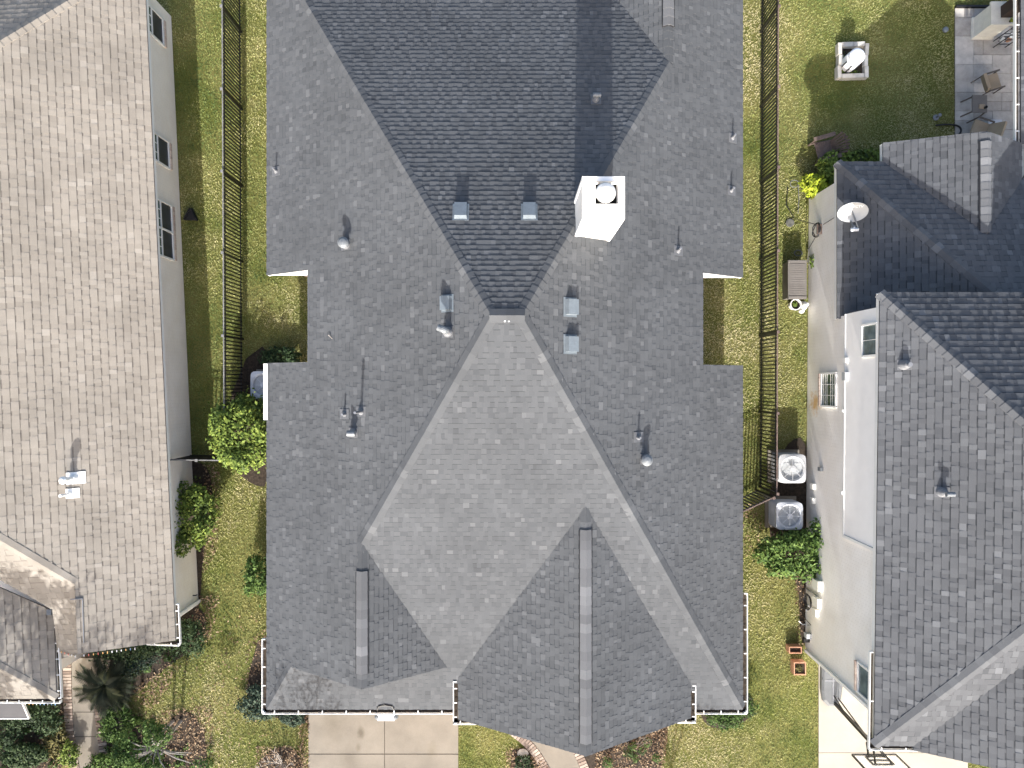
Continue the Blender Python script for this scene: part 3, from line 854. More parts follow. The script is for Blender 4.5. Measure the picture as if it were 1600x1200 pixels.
# bay roof below the porch eave
mb = MB(); p = W(44, 1122, 1.5); mb.slab([(-18, p.y+0.9, 1.95), (-18, p.y, 1.5), (p.x, p.y, 1.5), (p.x, p.y+0.9, 1.95)], 0.06)
bay = obj('bay_roof', mb, M['bay'], H2)
s = MB(); s.beam((-18, p.y-0.02, 1.47), (p.x+0.03, p.y-0.02, 1.47), 0.03, 0.08); s.beam((p.x+0.02, p.y, 1.47), (p.x+0.02, p.y+0.9, 1.92), 0.03, 0.08)
obj('edge_trim', s, M['white'], bay)
# raised shingle edge seen as a thin dark step on the south part
mb = MB()
e0, e1, e2 = LE.px(110, 936), LE.px(129, 935), LE.px(131, 1004)
mb.beam(e0 + LE.N*0.03, e1 + LE.N*0.03, 0.02, 0.03, LE.N); mb.beam(e1 + LE.N*0.03, e2 + LE.N*0.03, 0.02, 0.03, LE.N)
obj('step_flashing', mb, M['lead'], H2)
# windows along the lawn
def window(house, o, U, n, z0, z1, w, units=1, cols=3, rows=2, frame='white', glass='glass', lower='screen', sill=None, horizontal_split=True):
    """o: wall point at floor level at the window's middle; U: along the wall; n: outward"""
    o, U, n = Vector(o), Vector(U).normalized(), Vector(n).normalized(); up = Vector((0,0,1))
    fr = MB(); t = 0.055
    def bar(a, z, ha, hz, d=0.03, mb=None):
        (mb or fr).obox(o + U*a + up*z + n*(d/2+0.003), U*ha, up*hz, n*(d/2))
    uw = w/units
    for k in range(units+1):
        bar(-w/2 + uw*k, (z0+z1)/2, t/2 if 0 < k < units else t/2, (z1-z0)/2+t/2, 0.05)
    for zz in (z0, z1): bar(0, zz, w/2, t/2, 0.048)
    zm = (z0+z1)/2
    if horizontal_split: bar(0, zm, w/2, t*0.42, 0.042)
    win = obj('window', fr, M[frame], house)
    for k in range(units):
        a = -w/2 + uw*(k+0.5)
        for (za, zb, mt, nm) in ((zm, z1, glass, 'pane'), (z0, zm, lower, 'pane')):
            p = MB(); bar(a, (za+zb)/2, uw/2-t/2, (zb-za)/2-0.01, 0.012, p); obj(nm, p, M[mt], win)
            if (nm == 'pane' and mt == glass):
                mu = MB()
                for c in range(1, cols): bar(a - uw/2 + uw*c/cols, (za+zb)/2, 0.009, (zb-za)/2, 0.024, mu)
                for r_ in range(1, rows): bar(a, za + (zb-za)*r_/rows, uw/2, 0.009, 0.022, mu)
                obj('muntin', mu, M[frame], win)
    if sill:
        nb = max(3, int(w/0.085)); hb = w/nb/2
        for k in range(nb):
            s = MB(); s.obox(o + U*(-w/2 + (k+0.5)*w/nb) + up*(z0-0.11) + n*0.035, U*(hb*0.9), up*0.055, n*0.033, rng.random())
            obj('sill_brick', s, M['sill_brick'], win)
    return win
Uw = Vector((K, -1, 0)).normalized(); nw = Vector((1, K, 0)).normalized()
for (yc, w, un) in ((11.32, 0.86, 1), (7.36, 0.86, 1), (4.86, 1.75, 2)):
    window(H2, (wxl(yc), yc, 0), Uw, nw, 0.70, 2.15, w, un, sill=True)
window(H2, (wxl(-2.0), -2.0, 0), Uw, nw, 1.62, 2.2, 0.48, 1, 1, 1, glass='glass_blue', lower='glass_blue', horizontal_split=False)
mb = MB(); yy = 1.32; mb.obox((wxl(yy)+0.06, yy, 1.95), (0.055,0,0), (0,0.12,0), (0,0,0.16)); obj('utility_box', mb, M['box_cream'], H2)
mb = MB(); yy = -6.9; mb.tube([(wxl(yy), yy, 0.4), (wxl(yy)+0.09, yy, 0.4), (wxl(yy)+0.11, yy, 0.33)], 0.02, 8); obj('hose_tap', mb, M['black'], H2)
# white vent stacks on the tan roof
def white_vent(px, py, r, h, lean, big):
    c = LE.px(px, py); mb = MB(); up = Vector((lean[0], lean[1], 1)).normalized()
    mb.lathe(c - Vector((0,0,0.05)), [(r*2.2, 0), (r*2.0, 0.07), (r*1.3, 0.15)], 14)
    mb.tube([c, c + up*h], r, 12)
    v = obj('pipe_vent', mb, M['white'], H2)
    f = MB(); f.obox(c + LE.N*0.03 + LE.V*(-0.06), LE.U*(0.17 if big else 0.14), LE.V*(0.24 if big else 0.17), LE.N*0.005); obj('flashing', f, M['white'], v)
    k = MB(); t = c + up*h
    if big: k.lathe(t, [(r*1.7, -0.06), (r*1.8, 0.06), (r, 0.12), (0.001, 0.13)], 14)
    else: k.tube([t - Vector((0,0,0.02)), t + Vector((0,0,0.06))], r*1.2, 12)
    obj('vent_cap', k, M['white'], v)
white_vent(115, 747, 0.06, 0.45, (0, 0), True)
white_vent(110, 771, 0.035, 0.42, (0, 0), False)

# ------------------------------------------------------------------ right house (two storeys and a low wing)
H3 = thing('house', 'tall two storey house with slate grey roof, pale brick and white upper siding', 'house', (13, 0, 0))
R3 = Roof(H3, M['roof_slate'], M['deck'], 0.185, wscale=0.92, seed=21, thick=0.017)
RW = Plane((9.733, 0, 2.35), (1, 0), 0.7); RN = Plane((0, 6.648, 2.35), (0, -1), 0.53)
xh = lambda y: 9.733 + 0.53*(6.648-y)/0.7
R3.face(RW, [[(9.733, 6.648), (9.733, 1.95), (xh(1.95), 1.95)]])
xg, zg = 13.36, 3.63
RG = Plane((11.11, 0, zg-0.569*(xg-11.11)), (1, 0), 0.569); RGe = Plane((15.0, 0, zg-0.569*(15.0-xg)), (-1, 0), 0.569)
yv = 6.648 - (zg-2.35)/0.53
yv0 = 6.648 - (RG.o.z-2.35)/0.53; yv1 = 6.648 - (RGe.o.z-2.35)/0.53
R3.face(RN, [[(9.733, 6.648), (xh(1.95), 1.95), (xg, 1.95), (xg, yv), (11.11, 6.648)],
             [(xg, 1.95), (17.5, 1.95), (17.5, 6.648), (15.61, 6.648), (xg, yv)]])
R3.face(RG, [[(11.11, 7.22), (11.11, yv0), (xg, yv), (xg, 7.12)]])
R3.face(RGe, [[(15.0, 7.1), (15.0, yv1), (xg, yv), (xg, 7.12)]])
PR = Plane((14.97, 0, 2.72), (1, 0), 0.5)
R3.face(PR, [[(14.97, 7.06), (14.97, 13.4), (17.6, 13.4), (17.6, 7.06)]])
gm = 0.0128
ZE = 4.85
xm = lambda y: 9.713 + gm*y
MW = Plane((9.713, 0, ZE), (1, -gm), 0.6); MN = Plane((0, 2.42, ZE), (0, -1), 0.495); MS = Plane((0, -9.575, ZE), (0, 1), 0.46)
NWc = (xm(2.42), 2.42); SWc = (xm(-9.575), -9.575)
zx = MW.z(13.5, -3); yn = 2.42-(zx-ZE)/0.495; ys_ = -9.575+(zx-ZE)/0.46
R3.face(MW, [[NWc, SWc, (13.5, ys_), (13.5, yn)]])
R3.face(MN, [[NWc, (13.5, yn), (13.5, 2.42)]])
RF = Plane((10.63, 0, ZE), (1, 0), 0.58)
yvf = -9.575 + (RF.z(13.5, 0)-ZE)/0.46
R3.face(MS, [[SWc, (10.63, -9.575), (13.5, yvf), (13.5, ys_)]])
R3.face(RF, [[(10.63, -9.575), (10.63, -9.70), (13.5, -9.70), (13.5, yvf)]])
# inner core that closes the roof beyond the frame
R3.deck.prism([(13.5, -9.3), (17.5, -9.3), (17.5, 2.3), (13.5, 2.3)], 4.7, 5.7)
roof3 = R3.finish(300)
R3.cap_line(RW.at(9.733, 6.648), RW.at(xh(1.95), 1.95), RW.N, RN.N, roof3, step=0.22)
R3.cap_line((xg, 7.08, zg), (xg, yv, zg), RG.N, RGe.N, roof3, step=0.22)
R3.cap_line(MW.at(*NWc), MW.at(13.5, yn), MW.N, MN.N, roof3, step=0.22)
R3.cap_line(MW.at(*SWc), MW.at(13.5, ys_), MW.N, MS.N, roof3, step=0.22)
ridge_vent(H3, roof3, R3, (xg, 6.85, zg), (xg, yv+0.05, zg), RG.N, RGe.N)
wx3 = lambda y: 9.80 + 0.0085*y
mb = MB()
mb.prism([(wx3(-8.75), -8.75), (17.4, -8.75), (17.4, 2.02), (wx3(2.02), 2.02)], 0, 4.78)
mb.prism([(wx3(2.02), 2.02), (17.4, 2.02), (17.4, 6.14), (wx3(6.14), 6.14)], 0, 2.27)
mb.prism([(11.3, 6.14), (14.4, 6.14), (14.4, 6.75), (11.35, 6.75)], 0, 2.27)
wall3 = obj('wall', mb, M['brick_pale'], H3)
mb = MB()
t = 0.03
mb.prism([(wx3(-4.41)-t, -4.41), (wx3(-4.41), -4.41), (wx3(2.0), 2.05), (wx3(2.0)-t, 2.05)], 2.8, 4.78)
mb.prism([(wx3(2.0)-t, 2.025), (17.4, 2.025), (17.4, 2.055), (wx3(2.0)-t, 2.055)], 3.2, 4.78)
obj('siding', mb, M['siding'], H3)
mb = MB(); mb.prism([(wx3(-4.41)-0.05, -4.42), (wx3(-4.41)-0.005, -4.42), (wx3(2.0)-0.005, 2.05), (wx3(2.0)-0.05, 2.05)], 2.74, 2.80)
mb.prism([(wx3(-4.47)-0.05, -4.50), (wx3(-4.41)-0.004, -4.50), (wx3(-4.41)-0.004, -4.42), (wx3(-4.41)-0.05, -4.42)], 2.74, 4.77)
obj('siding_trim', mb, M['white'], H3)
fascia(H3, M['white'], [
    (RW.at(9.733, 6.648), RW.at(9.733, 1.95), (-1, 0)),
    (RN.at(9.733, 6.648), RN.at(11.11, 6.648), (0, 1)), (RG.at(11.11, 7.22), RG.at(xg, 7.12), (0, 1)), (RGe.at(15.0, 7.1), RGe.at(xg, 7.12), (0, 1)),
    (RG.at(11.11, 7.22), RG.at(11.11, 6.7), (-1, 0)),
    (MW.at(*NWc), MW.at(*SWc), (-1, gm)), (MN.at(*NWc), MN.at(13.5, 2.42), (0, 1)), (MS.at(*SWc), MS.at(10.63, -9.575), (0, -1)),
    (RF.at(10.63, -9.70), RF.at(13.5, -9.70), (0, -1))], h=0.16)
gutter(H3, (xm(-7.1), -7.1, ZE), (xm(-9.7), -9.7, ZE), (-1, gm), 1, w=0.10)
gutter(H3, (xm(-9.575)-0.13, -9.575, ZE), (10.75, -9.6, ZE), (0, -1), 2, w=0.10)
gutter(H3, (14.97, 7.05, 2.72), (14.97, 13.3, 2.72), (-1, 0), 8, w=0.12)
mb = MB(); mb.box((wx3(-8.75)-0.07, -8.84, 0.12), (wx3(-8.75)+0.03, -8.752, 4.70)); obj('downspout', mb, M['white'], H3)
Ue = Vector((0, 1, 0)); ne = Vector((-1, 0, 0))
window(H3, (wx3(1.18)-0.03, 1.2, 0), Ue, ne, 3.85, 4.68, 0.86, 1, 2, 1, glass='glass_blue', lower='glass_blue', horizontal_split=False)
window(H3, (wx3(-0.2), -0.18, 0), Ue, ne, 1.16, 2.2, 1.02, 1, 3, 4, glass='glass', lower='glass', horizontal_split=False, sill=True)
window(H3, (wx3(-8.2), -8.22, 0), Ue, ne, 3.72, 4.66, 0.84, 1, 1, 1, glass='glass_blue', lower='glass_blue', horizontal_split=False, sill=True)
def wall_box(name, px, py, z, w, h, d, mat, base=None):
    p = W(px, py, z); x = (base or wx3(p.y))
    mb = MB(); mb.box((x-d, p.y-w/2, z-h/2), (x+0.01, p.y+w/2, z+h/2)); return obj(name, mb, M[mat], H3)
wall_box('disconnect_box', 1270, 760, 0.62, 0.18, 0.22, 0.10, 'box_cream')
wall_box('disconnect_box', 1270, 782, 0.62, 0.18, 0.22, 0.10, 'box_cream')
wall_box('meter_box', 1281, 914, 1.12, 0.32, 0.42, 0.16, 'box_cream')
wall_box('meter_box', 1279, 941, 1.05, 0.30, 0.40, 0.14, 'box_cream')
wall_box('meter_box', 1277, 957, 0.95, 0.22, 0.26, 0.12, 'box_cream')
wall_box('wall_vent', 1324, 588, 2.93, 0.24, 0.20, 0.12, 'box_grey', wx3(0.2)-0.03)
wall_box('junction_box', 1325, 563, 2.9, 0.14, 0.14, 0.08, 'white', wx3(0.5)-0.03)
wall_box('junction_box', 1320, 642, 2.74, 0.07, 0.08, 0.10, 'white')
wall_box('junction_box', 1320, 770, 2.74, 0.10, 0.08, 0.10, 'white')
wall_box('gas_meter', 1263, 993, 0.4, 0.16, 0.22, 0.16, 'box_grey')
wall_box('gas_regulator', 1262, 1000, 0.32, 0.12, 0.14, 0.2, 'black')
lamp = wall_box('wall_lamp', 1283, 733, 1.2, 0.12, 0.20, 0.10, 'galv')
def wpt(y, z, d=0.03): return (wx3(y)-d, y, z)
mb = MB()
mb.tube([wpt(-6.35, 0.9), wpt(-6.35, 0.05)], 0.02, 6); mb.tube([wpt(-6.75, 0.95), wpt(-6.75, 0.1)], 0.02, 6); mb.tube([wpt(-7.2, 0.9), wpt(-7.25, 0.3), wpt(-7.6, 0.1)], 0.015, 6)
obj('conduit', mb, M['box_grey'], H3)
pipe_vent(H3, MW, 1413, 570, 0.30, 0.06, 0.15)
pipe_vent(H3, MW, 1472, 769, 0.34, 0.05, 0.14, 'tee')
# ------------------------------------------------------------------ driveway, walks, patio
def slab_piece(parent, pts, z0, z1, mat, name='slab', bevel=0.0, tone=0.5):
    mb = MB(); mb.prism(pts, z0, z1, tone); return obj(name, mb, mat, parent)
def rect(x0, y0, x1, y1): return [(x0, y0), (x1, y0), (x1, y1), (x0, y1)]
dx0, dx1 = W(482, 1150).x, W(716, 1150).x
dm = W(601, 1150).x; dj = W(600, 1178).y
mb = MB(); mb.prism(rect(dx0, -24, dx1, -8.8), -0.1, -0.012); dw = obj('driveway', mb, M['joint'], kind='structure')
for xa, xb in ((dx0, dm-0.012), (dm+0.012, dx1)):
    for ya, yb in ((dj+0.014, -9.0), (dj-3.0, dj-0.014), (dj-6.0, dj-3.03)):
        slab_piece(dw, rect(xa, ya, xb, yb), -0.1, 0.012, M['concrete'])
# small stain on the driveway
sx0 = W(1279, 1150).x; sx1 = W(1512, 1185).x
mb = MB(); mb.prism(rect(sx0, -24, sx1, -8.9), -0.1, -0.012); d2 = obj('driveway', mb, M['joint'], kind='structure')
sj = W(1300, 1176).y
for ya, yb in ((sj+0.008, -8.95), (sj-4, sj-0.008)):
    for xa, xb in ((sx0, (sx0+sx1)/2-0.006), ((sx0+sx1)/2+0.006, sx1)):
        slab_piece(d2, rect(xa, ya, xb, yb), -0.1, 0.012, M['concrete2'])
def resample(pts, step):
    out = [Vector(pts[0])]
    for a, b in zip(pts[:-1], pts[1:]):
        a, b = Vector(a), Vector(b); nseg = max(1, int(round((b-a).length/step)))
        for k in range(1, nseg+1): out.append(a + (b-a)*(k/nseg))
    return out
def smooth_line(pts, it=3):
    pts = [Vector(p) for p in pts]
    for _ in range(it):
        o = [pts[0]]
        for a, b in zip(pts[:-1], pts[1:]): o += [a*0.75+b*0.25, a*0.25+b*0.75]
        pts = o + [pts[-1]]
    return pts
def walk(name, left, right, blen=0.29, joints=()):
    """concrete walk between two curved borders of bricks laid across"""
    L = smooth_line([W(*p) for p in left]); Rr = smooth_line([W(*p) for p in right])
    m = MB(); nn = 24
    li = resample(L, 0.1); ri = resample(Rr, 0.1)
    f = lambda a, t: a[min(len(a)-1, int(t*(len(a)-1)))]
    for k in range(nn):
        a, b, c, d = f(li, k/nn), f(ri, k/nn), f(ri, (k+1)/nn), f(li, (k+1)/nn)
        m.face([(p.x, p.y, 0.014) for p in (a, b, c, d)] if (b-a).cross(c-a).z > 0 else [(p.x, p.y, 0.014) for p in (d, c, b, a)])
    w = obj(name, m, M['concrete'], kind='structure')
    for tj in joints:
        a, b = f(li, tj), f(ri, tj); s = MB(); s.beam((a.x, a.y, 0.0165), (b.x, b.y, 0.0165), 0.025, 0.004); obj('joint', s, M['joint'], w)
    cache = {}
    for line, sgn in ((L, -1), (Rr, 1)):
        pts = resample(line, 0.115)
        acc = 0
        base = MB()
        tot = sum((b-a).length for a, b in zip(line[:-1], line[1:])); nb = int(tot/0.105)
        cum = [0]
        for a, b in zip(line[:-1], line[1:]): cum.append(cum[-1]+(b-a).length)
        for k in range(nb):
            s_ = (k+0.5)*tot/nb
            i = max(j for j in range(len(cum)-1) if cum[j] <= s_)
            a, b = line[i], line[i+1]; t = (s_-cum[i])/max(1e-6, cum[i+1]-cum[i])
            p = a+(b-a)*t; d = (b-a).normalized(); side = Vector((d.y, -d.x, 0))
            # side pointing away from the other border
            q = min(ri if sgn < 0 else li, key=lambda v: (v-p).length)
            if side.dot(q-p) > 0: side = -side
            ti = rng.randrange(6)
            if ti not in cache:
                mm = MB(); h = 0.03
                mm.obox((0, 0, 0), (0.043, 0, 0), (0, blen/2-0.008, 0), (0, 0, h), ti/5); cache[ti] = mm.mesh('brick', M['walkbrick'])
            mt = Matrix((d, side, Vector((0,0,1)))).transposed().to_4x4(); mt.translation = p + side*(blen/2) + Vector((0, 0, 0.002+rng.uniform(-0.003, 0.004)))
            o = bpy.data.objects.new('brick', cache[ti]); COL.objects.link(o); o.parent = w; o.matrix_local = mt
    return w
walk('garden_walk', [(112, 1028), (113, 1090), (116, 1150), (128, 1215)], [(160, 1028), (147, 1090), (151, 1150), (163, 1215)], joints=(0.45, 0.66))
walk('front_walk', [(760, 1108), (800, 1133), (838, 1163), (868, 1215)], [(835, 1108), (868, 1140), (893, 1168), (912, 1215)], joints=(0.42,))
# patio
px0, px1 = W(1492, 100).x, 17.6
mb = MB(); mb.prism(rect(px0, 6.2, px1, W(1500, 13).y), -0.1, -0.01); patio = obj('patio', mb, M['joint'], kind='structure')
ptop = W(1500, 13).y
cell = 0.31; ncx = int((px1-px0)/cell); ncy = int((ptop-6.2)/cell)
occ = [[False]*ncy for _ in range(ncx)]
for i in range(ncx):
    for j in range(ncy):
        if occ[i][j]: continue
        a, b2 = rng.choice([(1,1),(2,1),(1,2),(2,2),(2,2),(2,3),(3,2)])
        while i+a > ncx or any(occ[i+q1][j] for q1 in range(a)): a -= 1
        while j+b2 > ncy or any(occ[i+q1][j+q2] for q1 in range(a) for q2 in range(b2)): b2 -= 1
        for q1 in range(a):
            for q2 in range(b2): occ[i+q1][j+q2] = True
        xa, ya = px0+i*cell, ptop-j*cell
        slab_piece(patio, rect(xa+0.006, ya-b2*cell+0.006, xa+a*cell-0.006, ya-0.006), -0.1, 0.012+rng.uniform(-0.002, 0.003), M['paver'], 'paver', tone=min(1, max(0, rng.gauss(0.62, 0.25))))
mb = MB(); mb.beam((px0, ptop+0.04, 0.02), (px1, ptop+0.04, 0.02), 0.06, 0.14); obj('edging', mb, M['black'], patio)

# planting beds (flat sheets of mulch)
def bed(pts, z=0.006):
    P = smooth_line([W(*p) for p in pts] + [W(*pts[0])], 2)[:-1]
    m = MB(); m.face([(p.x, p.y, z) for p in (P if area2([(p.x, p.y) for p in P]) > 0 else P[::-1])])
    return P, obj('mulch_bed', m, M['soil'], kind='structure')
BEDS = []
for pts in ([(60, 1020), (110, 1045), (110, 1230), (-60, 1230), (-60, 1080)],
            [(118, 985), (300, 945), (325, 960), (318, 1005), (262, 1040), (222, 1075), (175, 1110), (160, 1060), (120, 1060)],
            [(160, 1080), (200, 1105), (245, 1150), (290, 1100), (325, 1150), (320, 1240), (160, 1240)],
            [(402, 1005), (422, 990), (422, 1100), (480, 1100), (482, 1136), (440, 1124), (392, 1110), (384, 1070)],
            [(405, 1190), (425, 1170), (452, 1165), (472, 1185), (480, 1230), (405, 1230)],
            [(265, 720), (325, 720), (335, 780), (318, 860), (312, 960), (296, 960), (296, 850), (268, 840)],
            [(905, 1180), (960, 1110), (1046, 1110), (1038, 1150), (1030, 1230), (925, 1230)],
            [(800, 1172), (822, 1166), (846, 1190), (856, 1230), (795, 1230)],
            [(385, 560), (425, 530), (425, 760), (395, 760), (352, 720), (352, 640)],
            [(1200, 780), (1225, 690), (1266, 680), (1266, 880), (1262, 1005), (1250, 1005), (1248, 900), (1205, 870)],
            [(1090, 1095), (1178, 1080), (1176, 1120), (1140, 1140), (1100, 1135)]):
    BEDS.append(bed(pts, 0.004 + 0.002*len(BEDS) * 0.5))
BEDP = [[(p.x, p.y) for p in b2[0]] for b2 in BEDS]

# ------------------------------------------------------------------ fences
def fence(label, p0, p1, posts, h=1.6, gap=0.117, rail='rail_grey', rusty=False, name='metal_fence', cat='fence', caps=True):
    p0, p1 = Vector((*p0, 0)), Vector((*p1, 0)); d = (p1-p0); L = d.length; dn = d/L
    t = thing(name, label, cat, tuple(p0))
    a = math.atan2(dn.y, dn.x); rot = Matrix.Rotation(a, 4, 'Z')
    for nm, z, w, hh, mt in (('top_rail', h-0.02, 0.034, 0.03, rail), ('middle_rail', h-0.16, 0.03, 0.03, 'black'), ('bottom_rail', 0.14, 0.034, 0.034, 'black')):
        m = MB(); m.beam(p0+Vector((0,0,z)), p1+Vector((0,0,z)), w, hh); obj(nm, m, M[mt], t)
    m = MB(); m.box((-0.017,-0.017,0.05), (0.017,0.017,h-0.03)); pk = m.mesh('picket', M['black'])
    n_ = int(L/gap)
    for k in range(n_):
        s = (k+0.5)*L/n_
        if any(abs(s-q_) < 0.05 for q_ in posts): continue
        inst('picket', pk, Matrix.Translation(p0+dn*s) @ rot, t)
    m = MB(); m.box((-0.032,-0.032,-0.05), (0.032,0.032,h+0.05)); pm = m.mesh('post', M['black'])
    m = MB(); m.box((-0.042,-0.042,h+0.04), (0.042,0.042,h+0.075)); cm = m.mesh('post_cap', M['rust' if rusty else 'rail_grey'])
    for s in posts:
        o = inst('post', pm, Matrix.Translation(p0+dn*s) @ rot, t)
        if caps:
            c = bpy.data.objects.new('post_cap', cm); COL.objects.link(c); c.parent = o
    return t
fl0, fl1 = (-8.99, 12.9), (-8.92, -2.33)
fence('black picket fence between the tan roofed house and the middle house', fl0, fl1, [12.9-y for y in (11.68, 9.12, 6.58, 4.06, 1.49, -1.06)] + [15.2])
fence('short black picket fence run joining the tan roofed house to the long fence', (-10.85, -2.35), (-8.98, -2.37), [0.05, 1.1], name='metal_fence')
fr0, fr1 = (8.26, 12.9), (8.21, -3.45)
fence('rust spotted black picket fence beside the two air conditioners', fr0, fr1, [12.9-y for y in (11.68, 9.2, 6.7, 4.12, 1.61, -0.91)] + [16.3], rail='rust', rusty=True)
fence('rusty topped gate standing at an angle at the fence corner', (8.15, -3.5), (6.75, -4.15), [0.06, 1.45], rail='rust', rusty=True, name='metal_gate', cat='gate')

# ------------------------------------------------------------------ air conditioners
def ac_unit(label, x0, y0, x1, y1, h, shell, blade):
    t = thing('air_conditioner', label, 'air conditioner', ((x0+x1)/2, (y0+y1)/2, 0), 'outdoor air conditioning units')
    cx, cy = (x0+x1)/2, (y0+y1)/2; hw, hd = (x1-x0)/2, (y1-y0)/2
    def rr(hw, hd, r, n=5):
        o = []
        for sx, sy, a0 in ((1,1,0),(-1,1,90),(-1,-1,180),(1,-1,270)):
            for k in range(n+1):
                a = R(a0+90*k/n); o.append((cx+sx*(hw-r)+math.cos(a)*r, cy+sy*(hd-r)+math.sin(a)*r))
        return o
    m = MB(); m.prism(rect(cx-hw-0.08, cy-hd-0.08, cx+hw+0.08, cy+hd+0.08), 0.0, 0.08); obj('pad', m, M['concrete'], t)
    m = MB(); m.prism(rr(hw-0.02, hd-0.02, 0.10), 0.08, h-0.10); obj('coil_guard', m, M['box_grey'], t)
    nf = 14
    m = MB()
    for k in range(nf):
        z = 0.14 + (h-0.28)*k/(nf-1)
        m.prism(rr(hw-0.008, hd-0.008, 0.105), z, z+0.012)
    obj('fins', m, M[shell], t)['kind'] = 'stuff'
    # top: ring between rounded outline and fan opening
    ro = min(hw, hd)*0.80; N_ = 48
    out = []
    for k in range(N_):
        a = 2*math.pi*k/N_; dx, dy = math.cos(a), math.sin(a)
        # superellipse outline
        r_ = 1.0/((abs(dx/hw)**7 + abs(dy/hd)**7)**(1/7)); out.append((cx+dx*r_, cy+dy*r_))
    m = MB()
    for k in range(N_):
        j = (k+1) % N_
        a0, a1 = 2*math.pi*k/N_, 2*math.pi*j/N_
        i0 = (cx+ro*math.cos(a0), cy+ro*math.sin(a0)); i1 = (cx+ro*math.cos(a1), cy+ro*math.sin(a1))
        m0 = (cx+ro*1.12*math.cos(a0), cy+ro*1.12*math.sin(a0)); m1 = (cx+ro*1.12*math.cos(a1), cy+ro*1.12*math.sin(a1))
        m.face([(*out[k], h-0.02), (*out[j], h-0.02), (*m1, h+0.012), (*m0, h+0.012)])
        m.face([(*m0, h+0.012), (*m1, h+0.012), (*i1, h-0.02), (*i0, h-0.02)])
        m.face([(*i0, h-0.02), (*i1, h-0.02), (*i1, h-0.22), (*i0, h-0.22)])
        m.face([(*out[j], h-0.02), (*out[k], h-0.02), (*out[k], h-0.11), (*out[j], h-0.11)])
    obj('top_panel', m, M[shell], t)
    m = MB(); m.lathe((cx, cy, h-0.24), [(ro*0.99, 0), (ro*0.99, 0.01)], 32); obj('fan_well', m, M['hole'], t)
    fan = MB(); fan.lathe((cx, cy, h-0.17), [(0.085, 0), (0.085, 0.06), (0.05, 0.075)], 16); fo = obj('fan_hub', fan, M[blade], t)
    a_off = rng.random()*2
    for k in range(3):
        a = a_off + 2*math.pi*k/3; bl = MB()
        pts = []
        for rr_, w0, w1 in ((0.07, -0.35, 0.35), (ro*0.55, -0.36, 0.36), (ro*0.93, -0.26, 0.44)):
            pts.append([(cx+rr_*math.cos(a+w), cy+rr_*math.sin(a+w), h-0.14+0.05*(w)) for w in (w0, (w0+w1)/2, w1)])
        for r1, r2 in zip(pts[:-1], pts[1:]):
            for q_ in range(2): bl.face([r1[q_], r2[q_], r2[q_+1], r1[q_+1]])
        obj('fan_blade', bl, M[blade], fo)
    gr = MB()
    for k in range(8):
        a = 2*math.pi*k/8
        gr.beam((cx+0.06*math.cos(a), cy+0.06*math.sin(a), h+0.012), (cx+ro*1.05*math.cos(a), cy+ro*1.05*math.sin(a), h+0.004), 0.014, 0.01)
    for k in range(1, 7):
        rr_ = ro*k/6.3
        gr.tube([(cx+rr_*math.cos(2*math.pi*j/32), cy+rr_*math.sin(2*math.pi*j/32), h+0.008) for j in range(33)], 0.0022, 4, False)
    gr.lathe((cx, cy, h+0.004), [(0.09, 0), (0.09, 0.02), (0.02, 0.03)], 20)
    obj('grille', gr, M[shell], t)
    return t
a = W(1217, 755, .85); b2 = W(1260, 710, .85)
ac_unit('white air conditioner with large fan in sunlight beside the rust spotted fence', a.x, a.y, b2.x, b2.y, 0.85, 'ac_white', 'fan_light')
a = W(1213, 828, .85); b2 = W(1255, 785, .85)
ac_unit('grey shaded air conditioner half covered by the bush at the fence corner', a.x, a.y, b2.x, b2.y, 0.85, 'ac_grey', 'fan')
a = W(391, 623, .85); b2 = W(432, 580, .85)
ac_unit('grey air conditioner tucked under the left eave of the middle roof', a.x, a.y, b2.x, b2.y, 0.85, 'ac_grey', 'fan')

# ------------------------------------------------------------------ yard things by the right house
a = W(1232, 467, .6); b2 = W(1261, 406, .6)
t = thing('deck_box', 'brown grey storage deck box against the pale brick wall', 'storage box', ((a.x+b2.x)/2, (a.y+b2.y)/2, 0))
m = MB(); m.box((a.x+0.03, a.y+0.04, 0.0), (b2.x-0.03, b2.y-0.04, 0.50), 0.25); obj('body', m, M['resin'], t)
m = MB(); m.box((a.x, a.y, 0.505), (b2.x, b2.y, 0.57), 0.45); ld = obj('lid', m, M['resin'], t)
for k in range(14):
    y = a.y+0.12 + (b2.y-a.y-0.24)*(k+0.5)/14; hh = (b2.y-a.y-0.24)/28*0.84
    s = MB(); s.obox(((a.x+b2.x)/2, y, 0.575), ((b2.x-a.x)/2-0.05, 0, 0), (0, hh, 0), (0, 0, 0.008), rng.uniform(0.5, 1)); obj('slat', s, M['resin'], ld)
for y in (a.y+0.05, b2.y-0.05):
    s = MB(); s.obox(((a.x+b2.x)/2, y, 0.58), ((b2.x-a.x)/2-0.01, 0, 0), (0, 0.035, 0), (0, 0, 0.012), 0.7); obj('end_rib', s, M['resin'], ld)
c = W(1243, 476, .35)
t = thing('flower_pot', 'round white pot with a small plant below the deck box', 'pot', (c.x, c.y, 0))
m = MB(); m.lathe((c.x, c.y, 0), [(0.10, 0), (0.14, 0.10), (0.165, 0.30), (0.185, 0.36), (0.185, 0.39), (0.155, 0.39), (0.15, 0.30), (0.001, 0.29)], 28); obj('bowl', m, M['pot'], t)
m = MB(); m.lathe((c.x, c.y, 0.30), [(0.148, 0), (0.001, 0.012)], 20); obj('soil', m, M['soil'], t)
def leaf_quads(mb, pts, size, up=0.6, rnd=None, toneb=None):
    for i, (p, nrm, tn) in enumerate(pts):
        pass
